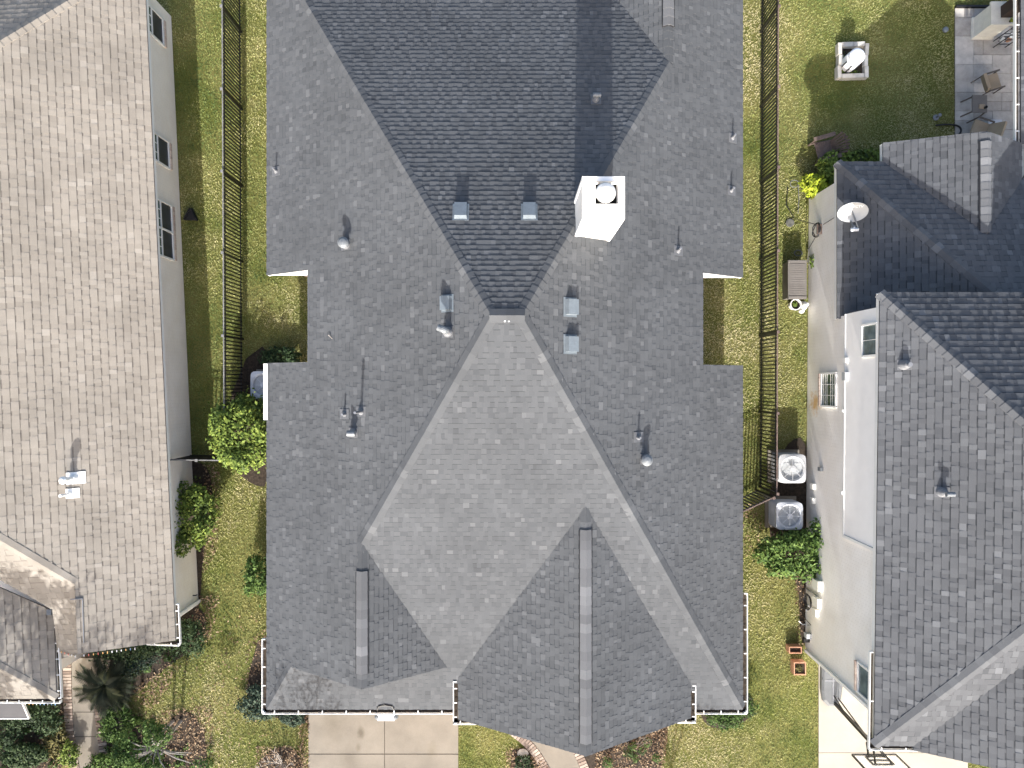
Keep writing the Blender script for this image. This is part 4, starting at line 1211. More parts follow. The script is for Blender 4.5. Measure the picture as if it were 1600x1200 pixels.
def foliage_mesh(blobs, n, size, seed=0, shell=0.55, flat=0.5, tone_mid=0.5, aspect=0.55):
    """leaf-sized quads through a volume made of ellipsoid clumps: blobs = (cx,cy,cz,rx,ry,rz)"""
    g = np.random.default_rng(seed)
    B = np.array(blobs, float)
    vol = B[:,3]*B[:,4]*B[:,5]; vol = vol**0.67; vol /= vol.sum()
    bi = g.choice(len(B), n, p=vol)
    d = g.normal(size=(n,3)); d[:,2] = np.abs(d[:,2])*1.1 - 0.25; d /= np.linalg.norm(d, axis=1)[:,None]
    r = shell + (1-shell)*g.random(n)**0.5
    lump = 1 + 0.16*np.sin(d[:,0]*7+bi*1.7)*np.cos(d[:,1]*6+bi) + 0.10*g.normal(size=n)
    r = r*np.where(g.random(n) < 0.14, 1.0+0.45*g.random(n), 1.0)
    p = B[bi,:3] + d*B[bi,3:6]*(r*lump)[:,None]
    p[:,2] = np.maximum(p[:,2], 0.03)
    # leaf frame
    nr = d*0.7 + g.normal(size=(n,3))*flat + np.array([0,0,0.45]); nr /= np.linalg.norm(nr, axis=1)[:,None]
    ax = np.cross(nr, g.normal(size=(n,3))); ax /= np.linalg.norm(ax, axis=1)[:,None]
    ay = np.cross(nr, ax)
    s = size*(0.6+0.8*g.random(n))[:,None]
    a_ = p - ax*s*0.5; c_ = p + ax*s*0.5 - nr*s*0.10
    b_ = p + ay*s*aspect*0.5 + nr*s*0.06; d_ = p - ay*s*aspect*0.5 + nr*s*0.06
    v = np.stack([a_, b_, c_, d_], 1).reshape(-1,3)
    tone = np.clip(tone_mid + g.normal(size=n)*0.2 + 0.12*np.sin(bi*2.3), 0, 1)
    return v, tone
def quads_obj(name, v, tone, mat, parent=None, kind=None):
    n = len(v)//4
    me = bpy.data.meshes.new(name)
    off = np.array(root_of(parent).location) if parent else np.zeros(3)
    me.vertices.add(4*n); me.vertices.foreach_set('co', (v-off).astype(np.float32).ravel())
    me.loops.add(4*n); me.loops.foreach_set('vertex_index', np.arange(4*n, dtype=np.int32))
    me.polygons.add(n); me.polygons.foreach_set('loop_start', np.arange(0, 4*n, 4, dtype=np.int32))
    try: me.polygons.foreach_set('loop_total', np.full(n, 4, dtype=np.int32))
    except Exception: pass
    at = me.attributes.new('tone', 'FLOAT', 'FACE'); at.data.foreach_set('value', np.asarray(tone, dtype=np.float32))
    me.materials.append(mat); me.update(calc_edges=True); me.validate()
    o = bpy.data.objects.new(name, me); COL.objects.link(o)
    if parent: o.parent = parent
    if kind: o['kind'] = kind
    return o
v, tn = foliage_mesh([(c.x-0.03, c.y+0.02, 0.34, 0.08, 0.08, 0.08)], 90, 0.06, 3); quads_obj('foliage', v, tn, M['leaf_bright'], t)
c = W(1258, 477, .3)
t = thing('garden_statue', 'small white garden statue squeezed between the white pot and the wall', 'statue', (c.x, c.y, 0))
m = MB(); m.lathe((c.x, c.y, 0), [(0.10, 0), (0.11, 0.05), (0.07, 0.09), (0.10, 0.22), (0.075, 0.34), (0.03, 0.40)], 16, squash=1.5); obj('body', m, M['pot'], t)
m = MB(); m.lathe((c.x, c.y+0.02, 0.40), [(0.02, -0.03), (0.06, 0.02), (0.065, 0.07), (0.04, 0.12), (0.001, 0.135)], 14); obj('head', m, M['pot'], t)
m = MB(); m.lathe((c.x-0.02, c.y-0.16, 0), [(0.08, 0), (0.085, 0.10), (0.05, 0.2), (0.001, 0.23)], 14); obj('base_ornament', m, M['pot'], t)
# dark coiled hose at the head of the deck box
def coil(name, label, cat, c, r, turns, tr, mat, z=0.02, squash=1.0):
    pts = []
    for k in range(int(turns*20)+1):
        a_ = 2*math.pi*k/20; rr_ = r*(1+0.06*math.sin(k*0.37)); pts.append((c.x + rr_*math.cos(a_), c.y + rr_*squash*math.sin(a_), z + 0.018*(k/20) + 0.01*math.sin(k*1.3)))
    m = MB(); m.tube(pts, tr, 6); return tag(obj(name, m, M[mat]), label, cat)
c = W(1248, 395, .1)
coil('garden_hose', 'small coil of dark hose on the shaded grass above the deck box', 'hose', c, 0.13, 3, 0.014, 'base_grey', squash=0.7)
# hose on a wall hanger
c = W(1269, 358, 1.0); xh_ = wx3(c.y)
t = thing('hose_hanger', 'brown wall hanger with a looped black hose on the pale brick wall', 'hose hanger', (xh_, c.y, 1.0))
m = MB(); m.obox((xh_-0.08, c.y, 1.02), (0.075, 0, 0), (0, 0.16, 0), (0, 0, 0.03)); obj('bracket', m, M['wood_brown'], t)
m = MB()
pts = [(xh_-0.10+0.03*math.sin(k*0.9), c.y+0.22*math.cos(2*math.pi*k/18), 0.86+0.26*math.sin(2*math.pi*k/18)) for k in range(38)]
m.tube(pts, 0.016, 6); m.tube([(xh_-0.1, c.y-0.2, 0.8), (xh_-0.12, c.y-0.5, 0.3), (xh_-0.06, c.y-0.9, 0.05)], 0.014, 6); m.tube([(xh_-0.12, c.y+0.2, 0.8), (xh_-0.5, c.y+0.55, 0.05), (xh_-0.75, c.y+1.0, 0.03), (xh_-0.7, c.y+1.6, 0.03)], 0.012, 6)
obj('hose', m, M['black_plastic'], t)
m = MB(); m.tube([(xh_-0.03, c.y+0.1, 1.2), (xh_-0.03, c.y+0.15, 2.2), (9.75, c.y+0.25, 2.33)], 0.01, 6); o = obj('cable', m, M['black_plastic']); tag(o, 'thin black cable running up the pale brick wall below the satellite dish', 'cable')
c = W(1253, 372, 0); m = MB(); m.lathe((c.x-0.4, c.y+0.5, 0.0), [(0.14, 0.005), (0.14, 0.03), (0.11, 0.035), (0.001, 0.03)], 18); tag(obj('drain_cover', m, M['drain']), 'round grey drain cover set in the grass below the hose hanger', 'drain cover')
# satellite dish
c = W(1332, 331, 3.0)
foot = RW.px(1335, 357)
t = thing('satellite_dish', 'oval grey satellite dish with lettering on the dark low roof', 'satellite dish', tuple(foot))
nrm = Vector((-0.05, -0.60, 0.80)).normalized(); ax = Vector((1, 0.08, 0)); ax = (ax - nrm*ax.dot(nrm)).normalized(); ay = nrm.cross(ax)
m = MB(); NR, NS = 7, 40; ra, rb = 0.43, 0.30
dishp = lambda u, v_: c + ax*(ra*u) + ay*(rb*v_) + nrm*(0.075*(u*u+v_*v_)-0.04)
for side in (0, 1):
    off = nrm*(-0.012*side)
    for i in range(NR):
        for j in range(NS):
            a0, a1 = 2*math.pi*j/NS, 2*math.pi*(j+1)/NS; r0, r1 = i/NR, (i+1)/NR
            f = [dishp(r0*math.cos(a0), r0*math.sin(a0))+off, dishp(r1*math.cos(a0), r1*math.sin(a0))+off, dishp(r1*math.cos(a1), r1*math.sin(a1))+off, dishp(r0*math.cos(a1), r0*math.sin(a1))+off]
            if i == 0: f = f[1:] if True else f; f = [dishp(0, 0)+off] + f[:2] if len(f) == 3 else f
            m.face(f if side == 0 else f[::-1])
m.tube([dishp(math.cos(2*math.pi*j/NS), math.sin(2*math.pi*j/NS))-nrm*0.006 for j in range(NS+1)], 0.010, 5, False)
rf = obj('reflector', m, M['dish'], t)
cu = bpy.data.curves.new('lettering', 'FONT'); cu.body = 'DIRECTV'; cu.size = 0.115; cu.align_x = 'CENTER'; cu.align_y = 'CENTER'
to = bpy.data.objects.new('tmp', cu); COL.objects.link(to)
tm = bpy.data.meshes.new_from_object(to.evaluated_get(bpy.context.evaluated_depsgraph_get()))
bpy.data.objects.remove(to)
for vv in tm.vertices:
    u, w_ = (vv.co.x+0.04)/ra, (vv.co.y+0.155)/rb
    vv.co = dishp(u, w_) + nrm*0.004 - foot
tm.materials.clear(); tm.materials.append(M['ink']); tm.name = 'lettering'
lo_ = bpy.data.objects.new('lettering', tm); COL.objects.link(lo_); lo_.parent = rf
m = MB(); m.tube([c - nrm*0.06, foot + Vector((0,0,0.22)), foot + Vector((0,0,0.02))], 0.024, 10); obj('mast', m, M['galv'], t)
m = MB(); m.obox(foot + RW.N*0.025, RW.U*0.10, RW.V*0.08, RW.N*0.012); obj('foot_plate', m, M['galv'], t)
m = MB(); lnb = c + nrm*0.42 - ay*0.36; m.beam(c - ay*0.27 - nrm*0.03, lnb, 0.03, 0.035); obj('feed_arm', m, M['galv'], t)
m = MB(); m.obox(lnb, ax*0.11, ay*0.035, nrm*0.04); m.tube([lnb - nrm*0.02, lnb + (c-lnb).normalized()*0.08], 0.028, 10); obj('receiver', m, M['ac_grey'], t)
# window well planters etc.
def crate(label, px, py, w, d, h, mat, soil=True, group=None):
    c = W(px, py, h)
    t = thing('planter_box', label, 'planter', (c.x, c.y, 0))
    for nm, (x0, y0, x1_, y1_) in (('board', (-w/2, -d/2, w/2, -d/2+0.03)), ('board', (-w/2, d/2-0.03, w/2, d/2)), ('board', (-w/2, -d/2+0.03, -w/2+0.03, d/2-0.03)), ('board', (w/2-0.03, -d/2+0.03, w/2, d/2-0.03))):
        m = MB(); m.box((c.x+x0, c.y+y0, 0), (c.x+x1_, c.y+y1_, h)); obj(nm, m, M[mat], t)
    if soil:
        m = MB(); m.box((c.x-w/2+0.03, c.y-d/2+0.03, 0), (c.x+w/2-0.03, c.y+d/2-0.03, h-0.07)); obj('soil', m, M['soil'], t)
    return t, c
t, c = crate('square terracotta coloured planter box on the grass near the house corner', 1250, 1045, 0.40, 0.42, 0.30, 'terracotta')
v, tn = foliage_mesh([(c.x-0.03, c.y+0.02, 0.26, 0.12, 0.12, 0.08)], 70, 0.07, 4); quads_obj('foliage', v, tn, M['leaf_olive'], t)
t, c = crate('narrow terracotta planter box against the foot of the downspout', 1243, 1016, 0.42, 0.22, 0.30, 'terracotta')
# cable coil on the wall
c = W(1261, 940, .4)
m = MB()
for q_ in range(4):
    rr_ = 0.20+0.02*q_; m.tube([(wx3(c.y)-0.06-0.02*q_, c.y+rr_*math.cos(2*math.pi*k/24), 0.42+rr_*1.0*math.sin(2*math.pi*k/24)) for k in range(25)], 0.012, 6, False)
m.tube([(wx3(c.y)-0.08, c.y-0.2, 0.3), (wx3(c.y)-0.20, c.y-0.35, 0.08), (wx3(c.y)-0.12, c.y-0.6, 0.3), (wx3(c.y)-0.05, c.y-0.72, 0.55), (wx3(c.y)-0.05, c.y-0.8, 0.3)], 0.010, 6)
m.tube([(wx3(c.y)-0.05, c.y+0.1, 0.9), (wx3(c.y)-0.05, c.y+0.02, 0.6), (wx3(c.y)-0.09, c.y+0.2, 0.45)], 0.010, 6)
tag(obj('cable_coil', m, M['black_plastic']), 'coil of black cable hanging under the meter boxes', 'cable')
m = MB(); m.tube([W(1248, 970, 0.05), W(1254, 976, 0.05), W(1263, 975, 0.05)], 0.02, 6); tag(obj('drain_pipe', m, M['white']), 'short white pipe lying at the wall below the cable coil', 'pipe')
# basketball hoop
bx, by = 10.62, -10.62
t = thing('basketball_hoop', 'portable basketball hoop with grey base and black pole on the light driveway', 'basketball hoop', (bx, by, 0))
outl = [(10.21, -9.35), (10.30, -9.20), (10.80, -9.20), (10.88, -9.4), (10.90, -10.0), (10.84, -10.42), (10.68, -10.62), (10.42, -10.62), (10.26, -10.45), (10.20, -10.1)]
outl = outl[::-1] if area2(outl) < 0 else outl
m = MB(); m.prism(outl, 0.03, 0.16); cxm = sum(p[0] for p in outl)/10; cym = sum(p[1] for p in outl)/10
inn = [(cxm+(p[0]-cxm)*0.82, cym+(p[1]-cym)*0.86) for p in outl]
for k in range(10):
    j = (k+1) % 10; m.face([(*outl[k], 0.161), (*outl[j], 0.161), (*inn[j], 0.24), (*inn[k], 0.24)])
m.face([(*p, 0.24) for p in inn]); ba = obj('base', m, M['base_grey'], t)
m = MB(); m.beam((10.27, -9.75, 0.24), (10.82, -9.75, 0.24), 0.05, 0.02); m.beam((10.55, -9.3, 0.245), (10.55, -10.4, 0.245), 0.04, 0.02); obj('moulded_rib', m, M['lead'], ba)
for wx in (10.24, 10.86):
    m = MB(); m.lathe((wx-0.03, -9.7, 0.10), [(0.09, 0), (0.09, 0.06)], 16, axis=(1, 0, 0)); obj('wheel', m, M['black_plastic'], ba)
m = MB(); m.lathe((10.72, -9.72, 0.24), [(0.05, 0), (0.05, 0.03), (0.001, 0.035)], 12); obj('filler_cap', m, M['black'], ba)
m = MB(); m.beam((bx, by+0.12, 0.15), (bx, by, 3.0), 0.09, 0.09, (0, 1, 0)); obj('pole', m, M['black'], t)
m = MB(); m.beam((bx-0.05, by+0.4, 0.2), (bx, by+0.05, 1.2), 0.03, 0.03, (0, 1, 0)); m.beam((bx+0.10, by+0.3, 0.2), (bx+0.04, by+0.05, 2.1), 0.03, 0.03, (0, 1, 0)); obj('strut', m, M['black'], t)
yb = -10.88
for dx in (-0.10, 0.10):
    m = MB(); m.beam((bx+dx, by, 2.55), (bx+dx*2.4, yb, 2.95), 0.03, 0.05); m.beam((bx+dx, by, 2.95), (bx+dx*2.4, yb, 3.35), 0.03, 0.05); obj('arm', m, M['black'], t)
m = MB(); X0, X1, Z0, Z1 = bx-0.64, bx+0.64, 2.78, 3.60
for p, q_ in (((X0, Z0), (X1, Z0)), ((X1, Z0), (X1, Z1)), ((X1, Z1), (X0, Z1)), ((X0, Z1), (X0, Z0)), ((bx-0.30, Z0+0.10), (bx-0.30, Z0+0.55)), ((bx+0.30, Z0+0.10), (bx+0.30, Z0+0.55)), ((bx-0.30, Z0+0.10), (bx+0.30, Z0+0.10)), ((bx-0.30, Z0+0.55), (bx+0.30, Z0+0.55)), ((bx-0.30, Z0+0.32), (bx+0.30, Z0+0.32))):
    m.beam((p[0], yb, p[1]), (q_[0], yb, q_[1]), 0.04, 0.05, (0, 1, 0))
bf = obj('backboard_frame', m, M['black'], t)
m = MB(); m.box((X0+0.02, yb-0.008, Z0+0.02), (X1-0.02, yb+0.008, Z1-0.02)); obj('backboard', m, M['acrylic'], bf)
m = MB(); m.tube([(bx+0.23*math.cos(2*math.pi*k/28), yb-0.38+0.23*math.sin(2*math.pi*k/28), 3.05) for k in range(29)], 0.011, 6, False); obj('rim', m, M['rust'], t)

# adirondack chair
c = W(1290, 233, .35)
t = thing('garden_chair', 'dark brown slatted garden chair on the lawn beside green shrubs', 'chair', (c.x, c.y, 0))
ang = R(16); fx = Vector((math.cos(ang), math.sin(ang), 0)); fy = Vector((-math.sin(ang), math.cos(ang), 0)); fz = Vector((0, 0, 1)); o0 = Vector((c.x, c.y, 0))
P_ = lambda x, y, z: o0 + fx*x + fy*y + fz*z
for k in range(7):
    x = -0.30 + k*0.085; m = MB(); m.obox(P_(x, 0, 0.38-0.12*(x+0.3)/0.6), fx*0.036, fy*0.26, fz*0.011); obj('seat_slat', m, M['wood_brown'], t)
for k in range(7):
    a_ = (k-3)*0.085; L_ = 0.62 - 0.02*abs(k-3)**1.7; m = MB()
    d_ = (fx*0.55 + fz*0.83 + fy*a_*0.9).normalized(); b0 = P_(0.25, (k-3)*0.068, 0.28)
    wv = (fy - d_*fy.dot(d_)).normalized(); m.obox(b0 + d_*L_/2, d_*L_/2, wv*0.033, d_.cross(wv)*0.01); obj('back_slat', m, M['wood_brown'], t)
for s in (-1, 1):
    m = MB(); m.obox(P_(-0.02, s*0.36, 0.56), fx*0.36, fy*0.065, fz*0.012); obj('armrest', m, M['wood_brown'], t)
    m = MB(); m.beam(P_(-0.33, s*0.33, 0), P_(-0.33, s*0.33, 0.55), 0.09, 0.03, fy); obj('leg', m, M['wood_brown'], t)
    m = MB(); m.beam(P_(-0.36, s*0.28, 0.36), P_(0.48, s*0.28, 0.04), 0.03, 0.12, fz); obj('leg', m, M['wood_brown'], t)
m = MB(); m.beam(P_(0.55, -0.26, 0.66), P_(0.55, 0.26, 0.66), 0.05, 0.03); obj('back_brace', m, M['wood_brown'], t)

# planter square of pale blocks round a covered fountain
c0_ = W(1328, 98, 0.0)
t = thing('stone_edging', 'square ring of pale stone blocks on the lawn around a white covered fountain', 'edging', (c0_.x, c0_.y, 0))
def block(x0, y0, x1_, y1_, ro=0):
    m = MB(); cx_, cy_ = (x0+x1_)/2, (y0+y1_)/2; a_ = R(ro); ex = Vector((math.cos(a_), math.sin(a_), 0)); ey = Vector((-ex.y, ex.x, 0))
    m.obox((c0_.x+cx_, c0_.y+cy_, 0.10), ex*(abs(x1_-x0)/2), ey*(abs(y1_-y0)/2), (0, 0, 0.115), rng.random()); o_ = obj('stone_block', m, M['stone_white'], t)
k_ = 24/FPX*0.99
def bp_(x0, y0, x1_, y1_, ro=0): block((x0-1328)*k_, (98-y0)*k_, (x1_-1328)*k_, (98-y1_)*k_, ro)
bp_(1305, 71, 1311, 89, 1); bp_(1306, 90, 1312.5, 106, -1); bp_(1304, 107, 1310, 125.5, 1)
bp_(1311.5, 70, 1329, 77, 2); bp_(1329.5, 69.5, 1347, 76, 3); bp_(1311, 119.5, 1328.5, 126, 2); bp_(1329, 119, 1346, 125.5, 1)
bp_(1347.5, 72, 1353, 90, -3); bp_(1346, 90.5, 1351.5, 107, -1); bp_(1347, 107.5, 1352.5, 125, 1)
m = MB(); m.prism(rect(c0_.x-0.36, c0_.y-0.44, c0_.x+0.38, c0_.y+0.44), 0, 0.05); obj('soil', m, M['soil'], t)
c = W(1329, 97, 0.3)
t = thing('covered_fountain', 'white wrapped fountain with a round lid and dark straps inside the stone edging', 'fountain', (c.x, c.y, 0))
m = MB(); m.lathe((c.x, c.y, 0.04), [(0.26, 0), (0.27, 0.10), (0.27, 0.42), (0.25, 0.55)], 9); obj('cover', m, M['cloth_white'], t)
m = MB(); m.lathe((c.x, c.y, 0.75), [(0.20, -0.2), (0.245, -0.02), (0.25, 0.02), (0.20, 0.07), (0.08, 0.12), (0.001, 0.13)], 20); obj('lid', m, M['cloth_white'], t)
for a_ in (R(205), R(250), R(300)):
    m = MB(); q_ = Vector((math.cos(a_), math.sin(a_), 0)); w_ = Vector((-q_.y, q_.x, 0))
    m.obox(Vector((c.x, c.y, 0.30)) + q_*0.275, w_*0.022, Vector((0, 0, 0.28)), q_*0.006); obj('strap', m, M['black'], t)
v, tn = foliage_mesh([(c0_.x-0.25, c0_.y-0.1, 0.07, 0.12, 0.38, 0.08), (c0_.x+0.1, c0_.y-0.36, 0.07, 0.2, 0.08, 0.05)], 260, 0.07, 9); o = quads_obj('ground_cover', v, tn, M['leaf_bright'], kind='stuff')

# patio corner: stucco pillar with porch post, rack, flower pot
a = Vector((15.22, 11.42, 0)); b2 = Vector((15.93, 12.12, 0))
t = thing('masonry_pillar', 'off white square masonry pillar carrying a brown post at the patio corner', 'pillar', (15.57, 11.77, 0))
m = MB(); m.box((a.x, a.y, 0.0), (b2.x, b2.y, 0.10)); m.box((a.x+0.03, a.y+0.03, 0.10), (b2.x-0.03, b2.y-0.03, 0.98)); obj('shaft', m, M['stucco'], t)
m = MB(); m.box((a.x-0.02, a.y-0.02, 0.985), (b2.x+0.02, b2.y+0.02, 1.06)); obj('cap', m, M['stucco'], t)
m = MB(); m.box((15.50, 11.62, 1.062), (15.86, 11.98, 2.70)); tag(obj('porch_post', m, M['post_brown']), 'brown square porch post standing on the off white pillar', 'post')
c = Vector((15.80, 11.50, 1.06))
t = thing('lime_plant', 'small lime green pot plant on the off white pillar by the brown post', 'pot plant', tuple(c))
m = MB(); m.lathe(c, [(0.04, 0), (0.055, 0.08), (0.05, 0.08), (0.001, 0.07)], 12); obj('pot', m, M['black'], t)
v, tn = foliage_mesh([(c.x, c.y, c.z+0.11, 0.075, 0.075, 0.05)], 80, 0.05, 5); quads_obj('foliage', v, tn, M['leaf_lime'], t)
t = thing('plant_rack', 'black wire rack with small pots on the patio below the off white pillar', 'rack', (16.1, 11.3, 0))
m = MB()
for z in (0.25, 0.55, 0.85):
    for yy in (11.16, 11.26, 11.36): m.beam((15.96, yy, z), (16.35, yy, z), 0.02, 0.02)
for xx in (15.96, 16.35):
    for yy in (11.16, 11.36): m.beam((xx, yy, 0), (xx, yy, 0.95), 0.022, 0.022)
obj('frame', m, M['black'], t)
for xx, z, mt in ((16.05, 0.26, 'pot'), (16.25, 0.26, 'terracotta'), (16.15, 0.56, 'box_grey')):
    m = MB(); m.lathe((xx, 11.26, z), [(0.05, 0), (0.07, 0.12), (0.055, 0.12), (0.001, 0.10)], 12); o_ = obj('pot', m, M[mt], t)
# patio chairs and table
def patio_chair(label, px, py, ang, pad=True):
    c = W(px, py, .4); t = thing('patio_chair', label, 'chair', (c.x, c.y, 0), 'cushioned chairs on the patio')
    a_ = R(ang); fx = Vector((math.cos(a_), math.sin(a_), 0)); fy = Vector((-fx.y, fx.x, 0)); o0 = Vector((c.x, c.y, 0))
    P_ = lambda x, y, z: o0 + fx*x + fy*y + Vector((0, 0, z))
    m = MB(); m.obox(P_(0.03, 0, 0.42), fx*0.24, fy*0.25, Vector((0,0,0.05))); obj('seat', m, M['cushion'], t)
    d_ = (-fx*0.42 + Vector((0,0,0.9))).normalized()
    m = MB(); m.obox(P_(-0.24, 0, 0.46) + d_*0.26, d_*0.26, fy*0.25, fy.cross(d_)*0.045); obj('backrest', m, M['cushion'], t)
    for s in (-1, 1):
        m = MB(); m.beam(P_(-0.26, s*0.28, 0.62), P_(0.28, s*0.28, 0.60), 0.05, 0.03); obj('armrest', m, M['chair_metal'], t)
        for x in (-0.26, 0.26):
            m = MB(); m.beam(P_(x*1.15, s*0.28, 0), P_(x, s*0.28, 0.60), 0.03, 0.03); obj('leg', m, M['chair_metal'], t)
    return t
patio_chair('beige cushioned patio chair nearest the lawn edge above the low table', 1547, 130, 18)
c = W(1531, 162, .5)
t = thing('side_table', 'low taupe patio table with small things on it beside the beige chair', 'table', (c.x, c.y, 0))
m = MB(); m.box((c.x-0.24, c.y-0.28, 0.46), (c.x+0.24, c.y+0.28, 0.50)); obj('tabletop', m, M['table_top'], t)
for sx in (-1, 1):
    for sy in (-1, 1):
        m = MB(); m.beam((c.x+sx*0.32, c.y+sy*0.24, 0), (c.x+sx*0.21, c.y+sy*0.24, 0.46), 0.035, 0.035); obj('leg', m, M['chair_metal'], t)
m = MB(); m.box((c.x-0.03, c.y-0.16, 0.502), (c.x+0.16, c.y-0.02, 0.53)); o = obj('tray', m, M['cushion']); tag(o, 'small beige tray on the low patio table', 'tray')
m = MB(); m.lathe((c.x+0.15, c.y-0.14, 0.502), [(0.035, 0), (0.045, 0.10), (0.035, 0.10), (0.001, 0.02)], 14); o = obj('cup', m, M['black_plastic']); tag(o, 'small black cup on the low patio table', 'cup')
patio_chair('second beige patio chair partly hidden behind the gable roof edge', 1531, 203, 160)
m = MB(); m.box((W(1535, 205).x, W(1535, 205).y-0.6, 0.02), (W(1556, 192).x, W(1556, 192).y, 0.30)); tag(obj('ottoman', m, M['ac_grey']), 'pale grey ottoman on the patio beside the gable roof edge', 'ottoman')
m = MB(); pts = smooth_line([W(1462, 196, .03), W(1480, 194, .03), W(1498, 196, .03), W(1503, 204, .03), W(1497, 212, .03)], 2); m.tube(pts, 0.03, 8); tag(obj('garden_hose', m, M['black_plastic']), 'thick black hose crossing from the shaded lawn onto the patio edge', 'hose')
m = MB(); c = W(1465, 182, .1); m.lathe((c.x, c.y, 0), [(0.10, 0), (0.10, 0.02), (0.03, 0.05), (0.03, 0.22), (0.06, 0.24), (0.001, 0.27)], 12); tag(obj('lawn_sprinkler', m, M['lead']), 'small dark sprinkler on the shaded lawn near the thick hose', 'sprinkler')
m = MB(); c = W(1478, 46, .05); m.lathe((c.x, c.y, 0), [(0.09, 0), (0.09, 0.06), (0.05, 0.09), (0.001, 0.09)], 14); tag(obj('sprinkler_cover', m, M['steel_blue']), 'small blue grey cover in the grass near the patio corner', 'cover')
c = W(1241, 292, .03); m = MB(); m.tube([(c.x+0.14*math.cos(k*0.33), c.y+0.12*math.sin(k*0.33)+0.1, 0.05) for k in range(22)] + [(c.x+0.16, c.y-0.4, 0.03), (c.x+0.12, c.y-0.9, 0.03)], 0.010, 5); tag(obj('garden_hose', m, M['lead']), 'thin grey hose looped on the grass left of the lime shrub', 'hose')
# dark splash block beside the tan house
c = W(298, 338, 0.05); m = MB()
p = [(c.x-0.22, c.y-0.12), (c.x+0.24, c.y-0.14), (c.x+0.06, c.y+0.26), (c.x-0.04, c.y+0.26)]
m.prism(p, 0.0, 0.10); m.beam((c.x-0.2, c.y-0.12, 0.12), (c.x, c.y+0.24, 0.12), 0.04, 0.06); m.beam((c.x+0.2, c.y-0.14, 0.12), (c.x+0.02, c.y+0.24, 0.12), 0.04, 0.06)
tag(obj('splash_block', m, M['black_plastic']), 'black wedge shaped splash block on the grass beside the tan roofed house', 'splash block')

# string lights along the south eaves of the tan house
t = thing('string_lights', 'string of tiny holiday bulbs clipped along the tan house eaves', 'string lights', (-12, -7.7, 2.5))
bulb = {}
for k_, col in (('w', (0.8, 0.8, 0.8)), ('b', (0.25, 0.4, 0.6)), ('r', (0.6, 0.15, 0.12)), ('o', (0.7, 0.4, 0.15))):
    M['bulb'+k_] = mat_plain('bulb '+k_, col, 0.3, vary=0.02)
    m = MB(); m.lathe((0, 0, 0), [(0.010, -0.03), (0.014, -0.01), (0.011, 0.012), (0.007, 0.03)], 8); bulb[k_] = m.mesh('bulb', M['bulb'+k_])
run = [LE.at(-10.9, -7.66), LE.at(pS2.x+0.1, pS2.y-0.03)]
run2 = [Vector((ga1.x, ga1.y-0.15, 2.47)), Vector((hx.x+1.0, ga1.y-0.13, 2.47))]
run3 = [LS.px(121, 1022) + Vector((0, -0.05, 0)), LS.px(88, 1012) + Vector((0, -0.05, 0))]
for (p, q_), n_ in ((run, 12), (run2, 9), (run3, 6)):
    for k in range(n_):
        c = p + (q_-p)*((k+0.5)/n_); inst('bulb', bulb[rng.choice('wwwwbro')], Matrix.Translation(c + Vector((0, -0.03, 0.02))) @ Matrix.Rotation(R(90), 4, 'X'), t)
    m = MB(); m.tube([p + Vector((0, -0.01, 0.02)), q_ + Vector((0, -0.01, 0.02))], 0.005, 5); obj('wire', m, M['black_plastic'], t)

# ------------------------------------------------------------------ plants
def stems(base, tips, r0, r1, seg=6):
    m = MB(); b_ = Vector(base)
    for tp in tips:
        tp = Vector(tp); mid = b_*0.5 + tp*0.5 + Vector((rng.uniform(-.1,.1), rng.uniform(-.1,.1), 0.08))
        m.tube([b_, mid, tp], [r0, (r0+r1)/2, r1], seg)
    return m
def bush(label, c, blobs, n, size, mat, seed, name='shrub', cat='shrub', tone=0.5, group=None, shell=0.5, stem=True):
    c = Vector((c[0], c[1], 0)); t = thing(name, label, cat, tuple(c), group)
    B = [(c.x+b_[0], c.y+b_[1], b_[2], b_[3], b_[4], b_[5]) for b_ in blobs]
    if stem:
        obj('stem', stems((c.x, c.y, 0), [(b_[0], b_[1], b_[2]+b_[5]*0.4) for b_ in B], 0.035, 0.012), M['bark'], t)
    v, tn = foliage_mesh(B, n, size, seed, tone_mid=tone, shell=shell)
    quads_obj('foliage', v, tn, M[mat], t)
    return t
def lump(rx, ry, h, k, seed, base=0.0):
    r_ = random.Random(seed); out = [(0, 0, h*0.45, rx*0.72, ry*0.72, h*0.45)]
    for i in range(k):
        a_ = 2*math.pi*(i+r_.random()*0.6)/k; f = r_.uniform(0.45, 0.80)
        out.append((rx*f*math.cos(a_), ry*f*math.sin(a_), base+h*r_.uniform(0.35, 0.72), rx*r_.uniform(0.22, 0.40), ry*r_.uniform(0.2, 0.36), h*r_.uniform(0.18, 0.32)))
    return out
c = W(379, 672, 1.2); bush('large bright green bush between the picket fence and the middle house', c, lump(0.98, 1.35, 2.35, 15, 1), 7000, 0.115, 'leaf_bright', 11, tone=0.58)
c = W(437, 556, .4); bush('low dark shrub in the shaded notch beside the middle house', c, lump(0.75, 0.34, 0.6, 8, 41), 1500, 0.09, 'leaf_dark', 42, tone=0.5)
c = W(299, 806, .9); bush('dense green bush against the wall of the tan roofed house', c, lump(0.86, 1.2, 1.6, 13, 2), 5200, 0.10, 'leaf_bright', 12, tone=0.54)
c = W(407, 900, .7); bush('small round green bush half under the left edge of the middle roof', c, lump(0.52, 0.80, 1.3, 9, 3), 2000, 0.10, 'leaf_mid', 13, tone=0.6)
